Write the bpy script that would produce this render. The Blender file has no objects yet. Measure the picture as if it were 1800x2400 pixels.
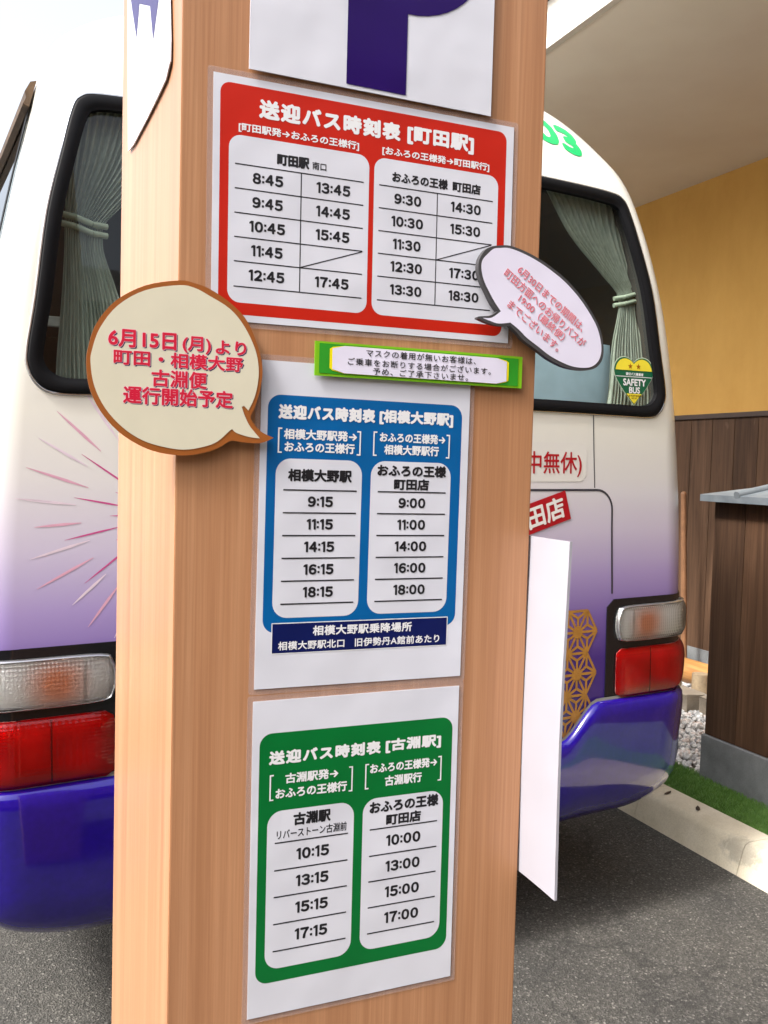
import bpy, bmesh, math, random
from mathutils import Vector, Matrix
random.seed(7)
S = bpy.context.scene
COL = S.collection
R = math.radians

# ------------------------------------------------------------------ camera
cam_d = bpy.data.cameras.new('camera'); cam = bpy.data.objects.new('camera', cam_d); COL.objects.link(cam)
YAW, TILT, ROLL = 0.4017, 0.0516, 0.0271
CAM = Vector((-0.0158, -0.8036, 1.5))
_f = Vector((math.sin(YAW)*math.cos(TILT), math.cos(YAW)*math.cos(TILT), -math.sin(TILT)))
_r = Vector((math.cos(YAW), -math.sin(YAW), 0)); _u = _r.cross(_f)
_r2 = _r*math.cos(ROLL)+_u*math.sin(ROLL); _u2 = -_r*math.sin(ROLL)+_u*math.cos(ROLL)
M = Matrix((_r2, _u2, -_f)).transposed().to_4x4(); M.translation = CAM
cam.matrix_world = M
cam_d.sensor_fit = 'VERTICAL'; cam_d.sensor_height = 24.0; cam_d.lens = 24.0*2157/2400
cam_d.clip_start = 0.02; cam_d.clip_end = 2000
S.camera = cam

# ------------------------------------------------------------------ light
SUN_EL, SUN_AZ = R(50), R(-104)          # azimuth measured from +Y towards +X
w = bpy.data.worlds.new('World'); S.world = w; w.use_nodes = True
nt = w.node_tree; bg = nt.nodes['Background']
sky = nt.nodes.new('ShaderNodeTexSky'); sky.sky_type = 'NISHITA'; sky.sun_disc = False
sky.sun_elevation = SUN_EL; sky.sun_rotation = SUN_AZ
sky.air_density = 1.0; sky.dust_density = 6.0; sky.ozone_density = 0.7
hs = nt.nodes.new('ShaderNodeHueSaturation'); hs.inputs['Saturation'].default_value = .45
nt.links.new(sky.outputs[0], hs.inputs['Color']); nt.links.new(hs.outputs[0], bg.inputs[0]); bg.inputs[1].default_value = 0.15
sd = bpy.data.lights.new('sun', 'SUN'); sd.energy = 1.5; sd.angle = R(9); sd.color = (1, .965, .93)
so = bpy.data.objects.new('sun', sd); COL.objects.link(so)
sdir = Vector((math.sin(SUN_AZ)*math.cos(SUN_EL), math.cos(SUN_AZ)*math.cos(SUN_EL), math.sin(SUN_EL)))
so.rotation_euler = sdir.to_track_quat('Z', 'Y').to_euler(); so.location = sdir*30
S.view_settings.view_transform = 'Standard'; S.view_settings.look = 'None'
S.view_settings.exposure = 1.55; S.view_settings.gamma = 1.0
S.cycles.max_bounces = 10; S.cycles.transparent_max_bounces = 12

# ------------------------------------------------------------------ helpers
def srgb(r, g, b):
    def c(v):
        v /= 255
        return v/12.92 if v <= .04045 else ((v+.055)/1.055)**2.4
    return (c(r), c(g), c(b), 1)

class MatB:
    def __init__(s, name):
        s.m = bpy.data.materials.new(name); s.m.use_nodes = True
        s.t = s.m.node_tree; s.p = s.t.nodes['Principled BSDF']; s.o = s.t.nodes['Material Output']
    def n(s, kind, **kw):
        n = s.t.nodes.new('ShaderNode'+kind)
        for k, v in kw.items(): setattr(n, k, v)
        return n
    def l(s, a, b): s.t.links.new(a, b)
    def coord(s, scale=(1, 1, 1), loc=(0, 0, 0), which='Object'):
        tc = s.n('TexCoord'); mp = s.n('Mapping'); mp.inputs['Scale'].default_value = scale; mp.inputs['Location'].default_value = loc
        s.l(tc.outputs[which], mp.inputs[0]); return mp.outputs[0]
    def noise(s, vec, scale, detail=4, rough=.55, dist=0):
        n = s.n('TexNoise'); n.inputs['Scale'].default_value = scale; n.inputs['Detail'].default_value = detail
        n.inputs['Roughness'].default_value = rough; n.inputs['Distortion'].default_value = dist
        s.l(vec, n.inputs['Vector']); return n.outputs[0]
    def ramp(s, fac, stops, interp='LINEAR'):
        r = s.n('ValToRGB'); e = r.color_ramp.elements; r.color_ramp.interpolation = interp
        while len(e) < len(stops): e.new(.5)
        for i, (p, c) in enumerate(stops):
            e[i].position = p; e[i].color = c if len(c) == 4 else (*c, 1)
        s.l(fac, r.inputs[0]); return r.outputs[0]
    def mix(s, fac, a, b, mode='MIX'):
        m = s.n('Mix', data_type='RGBA', blend_type=mode)
        for sock, v in ((m.inputs[0], fac), (m.inputs[6], a), (m.inputs[7], b)):
            if isinstance(v, bpy.types.NodeSocket): s.l(v, sock)
            else: sock.default_value = v
        return m.outputs[2]
    def bump(s, h, strength=.3, dist=.01):
        b = s.n('Bump'); b.inputs['Strength'].default_value = strength; b.inputs['Distance'].default_value = dist
        s.l(h, b.inputs['Height']); s.l(b.outputs[0], s.p.inputs['Normal']); return b
    def set(s, color=None, rough=None, metal=None, coat=None, spec=None):
        p = s.p
        if color is not None:
            if isinstance(color, bpy.types.NodeSocket): s.l(color, p.inputs['Base Color'])
            else: p.inputs['Base Color'].default_value = color
        if rough is not None: p.inputs['Roughness'].default_value = rough
        if metal is not None: p.inputs['Metallic'].default_value = metal
        if coat is not None: p.inputs['Coat Weight'].default_value = coat; p.inputs['Coat Roughness'].default_value = .03
        if spec is not None: p.inputs['Specular IOR Level'].default_value = spec
        return s

def plain(name, col, rough=.5, var=.06, scale=40, **kw):
    b = MatB(name); v = b.noise(b.coord(), scale, 3)
    c2 = tuple(x*(1-var*2) for x in col[:3])+(1,)
    c = b.ramp(v, [(.3, c2), (.7, col)])
    return b.set(c, rough, **kw).m

def obj(name, bm, mats, parent=None, smooth=None):
    me = bpy.data.meshes.new(name); bm.normal_update(); bm.to_mesh(me); bm.free()
    for m in (mats if isinstance(mats, (list, tuple)) else [mats]): me.materials.append(m)
    if smooth is not None:
        for p in me.polygons: p.use_smooth = True
        me.set_sharp_from_angle(angle=R(smooth))
    o = bpy.data.objects.new(name, me); COL.objects.link(o)
    if parent: o.parent = parent
    return o
def root(name, loc, label, cat, group=None, rot=(0, 0, 0)):
    o = bpy.data.objects.new(name, None); COL.objects.link(o); o.location = loc; o.rotation_euler = rot
    o.empty_display_size = .1
    tag(o, label, cat, group); return o
def tag(o, label, cat, group=None):
    o['label'] = label; o['category'] = cat
    if group: o['group'] = group
    return o
def struct(o, label=None, kind='structure', cat=None):
    o['kind'] = kind
    if label: o['label'] = label
    if cat: o['category'] = cat
    return o
def box(bm, x0, y0, z0, x1, y1, z1, bev=0, mi=0):
    ps = [(x0, y0, z0), (x1, y0, z0), (x1, y1, z0), (x0, y1, z0), (x0, y0, z1), (x1, y0, z1), (x1, y1, z1), (x0, y1, z1)]
    v = [bm.verts.new(p) for p in ps]
    fs = [bm.faces.new([v[i] for i in q]) for q in ((3, 2, 1, 0), (4, 5, 6, 7), (0, 1, 5, 4), (1, 2, 6, 5), (2, 3, 7, 6), (3, 0, 4, 7))]
    for f in fs: f.material_index = mi
    if bev:
        es = list({e for f in fs for e in f.edges})
        bmesh.ops.bevel(bm, geom=es, offset=bev, segments=2, affect='EDGES', profile=.7)
def tube(bm, a, b, r0, r1=None, n=16, cap=True):
    a, b = Vector(a), Vector(b); r1 = r0 if r1 is None else r1
    d = (b-a).normalized(); q = d.to_track_quat('Z', 'Y')
    c = [[bm.verts.new(p + q @ Vector((r*math.cos(2*math.pi*i/n), r*math.sin(2*math.pi*i/n), 0))) for i in range(n)] for p, r in ((a, r0), (b, r1))]
    for i in range(n): bm.faces.new((c[0][i], c[0][(i+1) % n], c[1][(i+1) % n], c[1][i]))
    if cap: bm.faces.new(c[0][::-1]); bm.faces.new(c[1])
def rrect(x0, y0, x1, y1, r, n=8):
    out = []
    for cx, cy, a0 in ((x1-r, y1-r, 0), (x0+r, y1-r, 90), (x0+r, y0+r, 180), (x1-r, y0+r, 270)):
        for i in range(n+1):
            a = R(a0+90*i/n); out.append((cx+r*math.cos(a), cy+r*math.sin(a)))
    return out
def smoothloop(pts, n=4, sharp=()):
    """closed Catmull-Rom through pts, corners in `sharp` kept"""
    N = len(pts); out = []
    for i in range(N):
        p0, p1, p2, p3 = pts[i-1], pts[i], pts[(i+1) % N], pts[(i+2) % N]
        if i in sharp: p0 = p1
        if (i+1) % N in sharp: p3 = p2
        for k in range(n):
            t = k/n
            out.append(tuple(.5*(2*b+(c-a)*t+(2*a-5*b+4*c-d)*t*t+(3*b-a-3*c+d)*t**3) for a, b, c, d in zip(p0, p1, p2, p3)))
    return out
def poly(bm, pts, fn):
    return bm.faces.new([bm.verts.new(fn(*p)) for p in pts])
def slab(bm, pts, front, back):
    a = [bm.verts.new(front(*p)) for p in pts]; b = [bm.verts.new(back(*p)) for p in pts]
    bm.faces.new(a); bm.faces.new(b[::-1])
    for i in range(len(pts)): bm.faces.new((a[i], b[i], b[(i+1) % len(pts)], a[(i+1) % len(pts)]))
_tc = {}
def glyphs(body, bold=.0, sp=1.0, res=3):
    k = (body, bold, sp, res)
    if k not in _tc:
        c = bpy.data.curves.new('t', 'FONT'); c.body = body; c.offset = bold; c.space_character = sp; c.resolution_u = res
        o = bpy.data.objects.new('t', c); COL.objects.link(o); bpy.context.view_layer.update()
        me = bpy.data.meshes.new_from_object(o.evaluated_get(bpy.context.evaluated_depsgraph_get()))
        vs = [tuple(v.co[:2]) for v in me.vertices]; fs = [tuple(p.vertices) for p in me.polygons]
        bpy.data.objects.remove(o); bpy.data.curves.remove(c); bpy.data.meshes.remove(me)
        _tc[k] = (vs, fs)
    return _tc[k]
def text(bm, body, x0, x1, y0, y1, fn, bold=.018, sp=1.0, dx=0, dy=0, grow=0, shear=0):
    """glyph mesh stretched to the box x0..x1, y0 (bottom)..y1 (top); weight is built from copies shifted by a stroke fraction"""
    vs, fs = glyphs(body, 0, sp)
    ax, bx = min(v[0] for v in vs), max(v[0] for v in vs); ay, by = min(v[1] for v in vs), max(v[1] for v in vs)
    d = (bold+grow)*(y1-y0)/(by-ay)*1.0; e = bold*(y1-y0)/(by-ay)
    x0 += e; x1 -= e; y0 += e; y1 -= e
    sx, sy = (x1-x0)/(bx-ax), (y1-y0)/(by-ay)
    sh = [(0, 0)] if d < 1e-9 else [(d*math.cos(math.pi*k/4), d*math.sin(math.pi*k/4)) for k in range(8)]
    if grow: sh += [(a*.5, c*.5) for a, c in sh]
    for k, (ox, oy) in enumerate(sh):
        vv = []
        for v in vs:
            q = fn(x0+(v[0]-ax)*sx+dx+ox+shear*(v[1]-ay)*sy, y0+(v[1]-ay)*sy+dy+oy); vv.append(bm.verts.new((q[0]-LIFT[0]*k, q[1]-LIFT[1]*k, q[2])))
        for f in fs:
            try: bm.faces.new([vv[i] for i in f])
            except ValueError: pass
LIFT = [0, .000003]

# ------------------------------------------------------------------ materials
def wood_clad():
    b = MatB('wood_grain_sheet'); v = b.coord((60, 60, 1.1)); f = b.coord((420, 420, 5))
    a = b.noise(v, 1.0, 5, .6, .4); g = b.noise(f, 1.0, 3, .6); big = b.noise(b.coord((9, 9, .35)), 1, 2)
    c = b.ramp(a, [(.26, (.385, .180, .086, 1)), (.5, (.50, .250, .126, 1)), (.74, (.585, .315, .168, 1))])
    c = b.mix(b.ramp(g, [(.35, (0, 0, 0)), (.7, (1, 1, 1))]), c, (.36, .17, .085, 1)); b2 = c.node
    m = b.n('Math', operation='MULTIPLY'); b.l(b2.inputs[0].links[0].from_socket, m.inputs[0]); m.inputs[1].default_value = .6; b.l(m.outputs[0], b2.inputs[0])
    c = b.mix(b.ramp(big, [(.3, (.88, .86, .84)), (.7, (1.06, 1.05, 1.04))]), (1, 1, 1, 1), c, 'MIX') if 0 else b.mix(1.0, c, b.ramp(big, [(.3, (.86, .84, .82)), (.7, (1, 1, 1))]), 'MULTIPLY')
    b.set(c, .34, spec=.4); b.bump(g, .06, .002); return b.m
def paper(name, col, rough=.45, spec=.22):
    b = MatB(name); n = b.noise(b.coord(), 14, 2); m = tuple(x*.955 for x in col[:3])+(1,)
    b.set(b.ramp(n, [(.3, m), (.7, col)]), rough, spec=spec, coat=.3); b.p.inputs['Coat Roughness'].default_value = .12; b.bump(b.noise(b.coord(), 11, 2), .2, .01); return b.m
M_wood = wood_clad()
M_white = paper('white_paper', (.665, .675, .745, 1))
M_film = None
def film():
    b = MatB('laminate_film'); t = b.n('BsdfTransparent'); x = b.n('MixShader'); x.inputs[0].default_value = .17
    b.set((.62, .52, .50, 1), .22); b.l(t.outputs[0], x.inputs[1]); b.l(b.p.outputs[0], x.inputs[2]); b.l(x.outputs[0], b.o.inputs[0]); return b.m
M_film = film()
M_red = paper('red_print', srgb(190, 34, 18)); M_blue = paper('blue_print', srgb(0, 92, 156)); M_green = paper('green_print', srgb(0, 108, 46))
M_navy = paper('navy_print', srgb(10, 22, 82)); M_ink = plain('black_ink', (.012, .012, .016, 1), .4); M_purple = paper('purple_print', srgb(34, 4, 88), spec=.12)
M_wtext = plain('white_print', (.78, .78, .80, 1), .4, .01)
M_navytext = plain('navy_ink', srgb(32, 36, 92), .4); M_crimson = plain('crimson_ink', srgb(212, 28, 62), .4); M_pinkink = plain('rose_ink', srgb(222, 96, 116), .4)
M_palepink = plain('pale_pink_ink', srgb(244, 205, 215), .4)

# ------------------------------------------------------------------ ground
def asphalt():
    b = MatB('asphalt'); co = b.coord()
    vor = b.n('TexVoronoi'); vor.inputs['Scale'].default_value = 175; b.l(co, vor.inputs['Vector'])
    big = b.noise(co, 1.6, 6, .62); fine = b.noise(co, 240, 2)
    c = b.ramp(vor.outputs['Color'], [(.05, (.032, .031, .028, 1)), (.5, (.060, .058, .052, 1)), (.85, (.10, .097, .088, 1)), (.985, (.30, .29, .265, 1))])
    c = b.mix(1.0, c, b.ramp(big, [(.3, (.66, .66, .67)), (.7, (1.15, 1.12, 1.07))]), 'MULTIPLY')
    v2 = b.n('TexVoronoi'); v2.inputs['Scale'].default_value = 62; b.l(co, v2.inputs['Vector']); c = b.mix(b.ramp(v2.outputs['Distance'], [(.16, (.55, .55, .55)), (.24, (0, 0, 0))]), c, (.20, .19, .17, 1)); crk = b.n('TexVoronoi', feature='DISTANCE_TO_EDGE'); crk.inputs['Scale'].default_value = .55; wv = b.n('VectorMath', operation='ADD'); b.l(co, wv.inputs[0]); nn = b.n('TexNoise'); nn.inputs['Scale'].default_value = 3; nn.inputs['Detail'].default_value = 6; b.l(co, nn.inputs['Vector']); b.l(nn.outputs[1], wv.inputs[1]); b.l(wv.outputs[0], crk.inputs['Vector']); c = b.mix(b.ramp(crk.outputs['Distance'], [(.002, (.6, .6, .6)), (.007, (0, 0, 0))]), c, (.018, .017, .016, 1))
    b.set(c, .85); a = b.n('Math', operation='ADD'); b.l(vor.outputs['Distance'], a.inputs[0]); b.l(fine, a.inputs[1])
    b.bump(a.outputs[0], .7, .006); return b.m
bm = bmesh.new()
poly(bm, [(-400, -400), (400, -400), (400, 400), (-400, 400)], lambda x, y: (x, y, -.004))
struct(obj('ground', bm, plain('far_ground', (.16, .15, .13, 1), .9, .2, 2)), 'plain ground around the lot')
bm = bmesh.new(); poly(bm, [(-14, -12), (2.56, -12), (2.56, 16), (-14, 16)], lambda x, y: (x, y, 0))
struct(obj('asphalt_lot', bm, asphalt()), 'dark grey asphalt of the bus lane')

# kerb
def concrete(name, a, c2, stain=False):
    b = MatB(name); co = b.coord(); n = b.noise(co, 6, 6, .65); f = b.noise(co, 160, 2)
    c = b.ramp(n, [(.3, a), (.7, c2)]); c = b.mix(1.0, c, b.ramp(f, [(.3, (.88, .88, .88)), (.6, (1, 1, 1))]), 'MULTIPLY')
    if stain:
        g = b.n('TexGradient', gradient_type='SPHERICAL'); b.l(b.coord((5.6, 5.6, 12), (-5.6*2.56, -5.6*1.78, -12*.085)), g.inputs[0])
        m = b.n('Math', operation='MULTIPLY'); b.l(g.outputs[1], m.inputs[0]); b.l(b.noise(co, 26, 4, .7), m.inputs[1])
        c = b.mix(b.ramp(m.outputs[0], [(.16, (0, 0, 0)), (.3, (.5, .5, .5))]), c, (.16, .15, .13, 1))
    b.set(c, .8); b.bump(f, .25, .003); return b.m
M_kerb = concrete('kerb_concrete', (.52, .46, .33, 1), (.68, .62, .49, 1), True)
bm = bmesh.new()
prof = [(2.548, -.002), (2.578, .095), (2.588, .112), (2.604, .12), (2.724, .12), (2.724, -.002)]
ys = [-6 + .6*i for i in range(31)]
for j in range(len(ys)-1):
    y0, y1 = ys[j]+.0015+.75*0, ys[j+1]-.0015
    y0 += .57-.6*0; y1 += .57
    a = [bm.verts.new((x, y0, z)) for x, z in prof]; b_ = [bm.verts.new((x, y1, z)) for x, z in prof]
    for i in range(len(prof)-1): bm.faces.new((a[i], b_[i], b_[i+1], a[i+1]))
    bm.faces.new(a[::-1]); bm.faces.new(b_)
kerb = struct(obj('kerb', bm, M_kerb, smooth=50), 'pale concrete kerb edging the bus lane')
# soil bed under turf and gravel
bm = bmesh.new(); box(bm, 2.726, -6, -.003, 4.52, 12.5, .085)
struct(obj('planting_bed', bm, plain('bed_soil', (.10, .085, .06, 1), .95, .3, 30)), 'raised bed beside the kerb under turf and gravel')
# turf
bm = bmesh.new(); poly(bm, [(2.728, -6), (3.01, -6), (3.01, 12), (2.728, 12)], lambda x, y: (x, y, .094))
turf_v, turf_f = [], []
for i in range(34000):
    x = random.uniform(2.728, 3.012); y = 1.25 + random.random()**1.2*2.3; h = random.uniform(.014, .03); a = random.uniform(0, 6.28)
    lx, ly = random.gauss(0, .010), random.gauss(0, .010); wdt = random.uniform(.0010, .0019)
    k = len(turf_v); dx, dy = wdt*math.cos(a), wdt*math.sin(a)
    turf_v += [(x-dx, y-dy, .094), (x+dx, y+dy, .094), (x+lx*.5+dx*.8, y+ly*.5+dy*.8, .094+h*.65), (x+lx, y+ly, .094+h), (x+lx*.5-dx*.8, y+ly*.5-dy*.8, .094+h*.65)]
    turf_f.append((k, k+1, k+2, k+3, k+4))
vv = [bm.verts.new(p) for p in turf_v]
for f in turf_f: bm.faces.new([vv[i] for i in f])
b = MatB('turf_green'); n = b.noise(b.coord(), 35, 3); b.set(b.ramp(n, [(.3, (.09, .20, .035, 1)), (.55, (.14, .29, .055, 1)), (.75, (.24, .36, .10, 1))]), .55)
struct(obj('artificial_turf', bm, b.m), 'strip of bright green artificial turf behind the kerb', 'stuff', 'turf')
# gravel
def gravel_mat():
    b = MatB('pale_gravel'); g = b.n('NewGeometry'); c = b.ramp(g.outputs['Random Per Island'], [(0, (.36, .37, .38, 1)), (.35, (.60, .62, .63, 1)), (.6, (.80, .80, .78, 1)), (.8, (.74, .64, .59, 1)), (.95, (.88, .88, .87, 1))])
    n = b.noise(b.coord(), 80, 3); c = b.mix(1.0, c, b.ramp(n, [(.3, (.7, .7, .7)), (.65, (1, 1, 1))]), 'MULTIPLY'); b.set(c, .75); return b.m
bm = bmesh.new()
_t = bmesh.new(); bmesh.ops.create_icosphere(_t, subdivisions=1, radius=1); SV = [v.co.copy() for v in _t.verts]; SF = [[v.index for v in f.verts] for f in _t.faces]; _t.free()
def stone(bm, x, y, z, r, flat=.7):
    q = Matrix.Rotation(random.uniform(0, 6.28), 3, Vector((random.random()-.5, random.random()-.5, random.random()-.5)).normalized())
    d = (r*random.uniform(.75, 1.25), r*random.uniform(.7, 1.2), r*flat*random.uniform(.8, 1.2)); vv = []
    for c in SV:
        p = q @ Vector((c.x*d[0], c.y*d[1], c.z*d[2])); vv.append(bm.verts.new((x+p.x+random.gauss(0, .09*r), y+p.y+random.gauss(0, .09*r), z+p.z+random.gauss(0, .09*r))))
    for f in SF: bm.faces.new([vv[i] for i in f])
for i in range(5200):
    y = 2.0+random.random()*2.6; x = random.uniform(3.02, 4.36)
    if x < 3.28 and y < 2.5: continue
    # only the wedge seen past the fence's far end, plus a margin
    stone(bm, x, y, .09+random.uniform(0, .012), random.uniform(.012, .022))
struct(obj('gravel', bm, gravel_mat()), 'pale grey and pinkish gravel between turf and wall', 'stuff', 'gravel')

# ------------------------------------------------------------------ building on the right
def boards_mat(name, cols, sy, off=0):
    b = MatB(name); v = b.coord((14, 14, .9)); fine = b.coord((130, 130, 3)); kn = b.coord((9, 9, 4))
    a = b.noise(v, 1.2, 5, .65, .6); f = b.noise(fine, 1, 3); k = b.noise(kn, 1.4, 2)
    g = b.n('NewGeometry')
    c = b.ramp(a, [(.3, cols[0]), (.55, cols[1]), (.8, cols[2])])
    c = b.mix(1.0, c, b.ramp(g.outputs['Random Per Island'], [(0, (.75, .72, .70)), (.5, (1, 1, 1)), (1, (1.18, 1.1, 1.02))]), 'MULTIPLY')
    c = b.mix(1.0, c, b.ramp(f, [(.35, (.78, .76, .74)), (.6, (1, 1, 1))]), 'MULTIPLY')
    c = b.mix(b.ramp(k, [(.70, (0, 0, 0)), (.78, (.45, .45, .45))]), c, (.22, .15, .10, 1))
    b.set(c, .68, spec=.3); b.bump(f, .2, .004); return b.m
M_board = boards_mat('dark_stained_boards', [(.062, .033, .018, 1), (.108, .059, .033, 1), (.165, .096, .056, 1)], 1)
bld = root('bathhouse_building', (4.5, 3, 0), 'ochre plastered building with dark wood wainscot and pale eave on the right', 'building')
def L(x, y, z): return (x-4.5, y-3, z)
b = MatB('ochre_plaster'); n = b.noise(b.coord((1, 1, .45)), 4, 8, .7); f = b.noise(b.coord(), 240, 3)
b.set(b.ramp(n, [(.25, (.60, .33, .075, 1)), (.7, (.68, .39, .10, 1))]), .85); b.bump(f, .35, .004); M_ochre = b.m
bm = bmesh.new(); box(bm, 0, -12, 1.865, .2, 11, 3.6); obj('plaster_wall', bm, M_ochre, bld)
bm = bmesh.new(); y = -9.0
while y < 8:
    wd = .205; box(bm, -.012+random.uniform(-.002, .002), y-3+.002, .285, .1, y-3+wd-.003, 1.872); y += wd
obj('wainscot', bm, M_board, bld)
bm = bmesh.new(); box(bm, -.03, -12, 1.872, .1, 11, 1.905, .004)
obj('trim_rail', bm, plain('trim_stain', (.075, .050, .040, 1), .6), bld)
M_grey = concrete('grey_concrete', (.14, .15, .155, 1), (.26, .275, .28, 1))
bm = bmesh.new(); box(bm, -.02, -12, .0, .1, 11, .285); obj('foundation', bm, M_grey, bld)
b = MatB('soffit_board'); f = b.noise(b.coord(), 260, 2); n = b.noise(b.coord(), 2, 3)
b.set(b.ramp(n, [(.3, (.78, .71, .62, 1)), (.7, (.84, .78, .69, 1))]), .8); b.bump(f, .2, .003)
bm = bmesh.new(); box(bm, 2.44-4.5, -12, 3.515, .2, 11, 3.56); obj('soffit', bm, b.m, bld)
bm = bmesh.new(); box(bm, 2.40-4.5, -12, 3.50, 2.438-4.5, 11, 3.72, .003); obj('fascia', bm, plain('fascia_paint', (.62, .58, .52, 1), .5), bld)
bm = bmesh.new()
v = [bm.verts.new(p) for p in ((2.36-4.5, -12, 3.722), (2.36-4.5, 11, 3.722), (3.2, 11, 4.9), (3.2, -12, 4.9), (2.36-4.5, -12, 3.80), (2.36-4.5, 11, 3.80), (3.2, 11, 4.98), (3.2, -12, 4.98))]
for q in ((3, 2, 1, 0), (4, 5, 6, 7), (0, 1, 5, 4), (1, 2, 6, 5), (2, 3, 7, 6), (3, 0, 4, 7)): bm.faces.new([v[i] for i in q])
obj('roof', bm, plain('roof_tile', (.09, .09, .10, 1), .6), bld)

bm = bmesh.new(); box(bm, -12.5, -10.2, .9, -.001, -10.0, 3.6); obj('added_shade_wall', bm, M_ochre, bld)  # unseen wing added behind the camera to hold sky light off the fronts
bm = bmesh.new(); x = -12.5
while x < -.25: box(bm, x+.002, -10.2, 0, x+.203, -9.985+random.uniform(0, .004), .895); x += .205
obj('added_shade_wainscot', bm, M_board, bld)
bm = bmesh.new(); box(bm, -12.5, -9.995, 3.2, -2.0, -5.9, 3.25); obj('added_shade_soffit', bm, bpy.data.materials['soffit_board'], bld)
bm = bmesh.new(); box(bm, -12.5, -5.898, 3.18, -2.0, -5.85, 3.55); obj('added_shade_fascia', bm, bpy.data.materials['fascia_paint'], bld)

# low wooden screen fence
fen = root('wooden_fence', (3.0, 2.45, 0), 'low dark board fence with grey metal cap on concrete base behind turf', 'fence')
bm = bmesh.new(); y = 2.455
while y > -4:
    wd = .188; box(bm, 0, y-2.45-wd+.002, .305, .028, y-2.45-.002, 1.372, .0015); y -= wd
y = 2.455
while y > -4:
    wd = .188; box(bm, .222, y-2.45-wd+.002, .305, .25, y-2.45-.002, 1.372); y -= wd
box(bm, .030, -.02, .305, .125, .004, 1.372); box(bm, .128, -.02, .305, .220, .004, 1.372)
obj('boards', bm, M_board, fen)
bm = bmesh.new(); yy = .018
while yy > -6.2:
    box(bm, -.012, yy-.74, .0, .262, yy-.004, .302, .006); yy -= .74
obj('base', bm, M_grey, fen)
b = MatB('zinc_sheet'); n = b.noise(b.coord(), 12, 4); b.set(b.ramp(n, [(.3, (.17, .20, .225, 1)), (.7, (.24, .275, .30, 1))]), .5, .3); M_zinc = b.m
bm = bmesh.new()
pr = [(-.065, 1.374), (-.065, 1.404), (.125, 1.440), (.315, 1.404), (.315, 1.374)]
e0, e1 = .03, -6.4
A = [bm.verts.new((x, e0, z)) for x, z in pr]; B = [bm.verts.new((x, e1, z)) for x, z in pr]
for i in range(5): bm.faces.new((A[i], A[(i+1) % 5], B[(i+1) % 5], B[i]))
A[2].co.y -= .12
bm.faces.new(A[::-1]); bm.faces.new(B)
cap = obj('metal_cap', bm, M_zinc, fen)
yy = -.195; k = 0
while yy > -6:
    bm = bmesh.new(); n = 8
    for sx in (-1, 1):
        base = Vector((.125+sx*.193, yy, 1.408)); top = Vector((.125, yy, 1.445))
        tube(bm, base, top, .017, .017, 12)
    obj('seam_batten', bm, M_zinc, cap, smooth=50); yy -= .36; k += 1

# garden things by the wall
b = MatB('peeled_log'); v = b.coord((6, .5, 6)); n = b.noise(v, 6, 4, .6, .5); b.set(b.ramp(n, [(.3, (.30, .13, .035, 1)), (.7, (.55, .28, .09, 1))]), .5); M_log = b.m
M_logend = plain('log_end', (.42, .32, .20, 1), .8, .2, 30); M_dark = plain('dark_gap', (.02, .017, .014, 1), .9)
lg = root('garden_log', (4.27, 3.95, .09), 'orange peeled log lying at the foot of the wall', 'log')
bm = bmesh.new(); tube(bm, (0, -.75, .085), (0, .3, .085), .085, .08, 20); obj('trunk', bm, M_log, lg, smooth=40)
for i, (x, y, h, lab) in enumerate(((4.02, 3.86, .17, 'short upright log stub nearer the bus at the gravel edge'), (4.10, 3.70, .15, 'short upright log stub nearer the fence at the gravel edge'))):
    bm = bmesh.new(); tube(bm, (0, 0, 0), (0, 0, h), .055, .052, 16)
    o = obj('log_stub', bm, M_logend, smooth=40); o.location = (x, y, .085); tag(o, lab, 'log', 'log stubs edging the gravel')
M_stone = concrete('rough_stone', (.24, .20, .15, 1), (.42, .37, .30, 1))
for i, (x, y, lab) in enumerate(((3.74, 3.74, 'squared tan edging stone next to the bus lamp'), (3.80, 3.50, 'squared tan edging stone in the middle of the row'), (3.86, 3.26, 'squared tan edging stone next to the fence end'))):
    bm = bmesh.new(); box(bm, -.07, -.105, 0, .07, .105, .12, .014)
    for v in bm.verts: v.co += Vector((random.gauss(0, .005), random.gauss(0, .005), random.gauss(0, .004)))
    o = obj('edging_stone', bm, M_stone, smooth=60); o.location = (x, y, .08); o.rotation_euler.z = R(-12+8*i); tag(o, lab, 'stone', 'edging stones in the gravel')
bm = bmesh.new(); tube(bm, (0, 0, 0), (-.03, .05, 1.27), .021, .019, 14); g = bmesh.ops.create_uvsphere(bm, u_segments=14, v_segments=8, radius=.019, matrix=Matrix.Translation((-.03, .05, 1.27)))
o = obj('wooden_pole', bm, plain('pole_varnish', (.30, .15, .075, 1), .45, .15, 20), smooth=40); o.location = (4.305, 4.08, .085)
tag(o, 'slim orange wooden pole standing near the wall beside the bus', 'pole')

# fallen leaves on the kerb
for i, (x, y, a, lab) in enumerate(((2.66, 2.29, 20, 'small dark dry leaf on the kerb nearest the bumper'), (2.655, 2.10, 50, 'small dark dry leaf on the kerb farther from the bumper'))):
    bm = bmesh.new(); pts = [(-.028, 0, .004), (-.012, .009, .001), (.012, .009, .002), (.028, 0, .006), (.012, -.008, .003), (-.012, -.009, .002)]
    vs = [bm.verts.new(p) for p in pts]; c = bm.verts.new((0, 0, .0035))
    for k in range(6): bm.faces.new((vs[k], vs[(k+1) % 6], c))
    o = obj('dry_leaf', bm, plain('leaf_brown', (.05, .03, .018, 1), .8)); o.location = (x, y, .1205); o.rotation_euler.z = R(a)
    tag(o, lab, 'leaf', 'dry leaves on the kerb')

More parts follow.
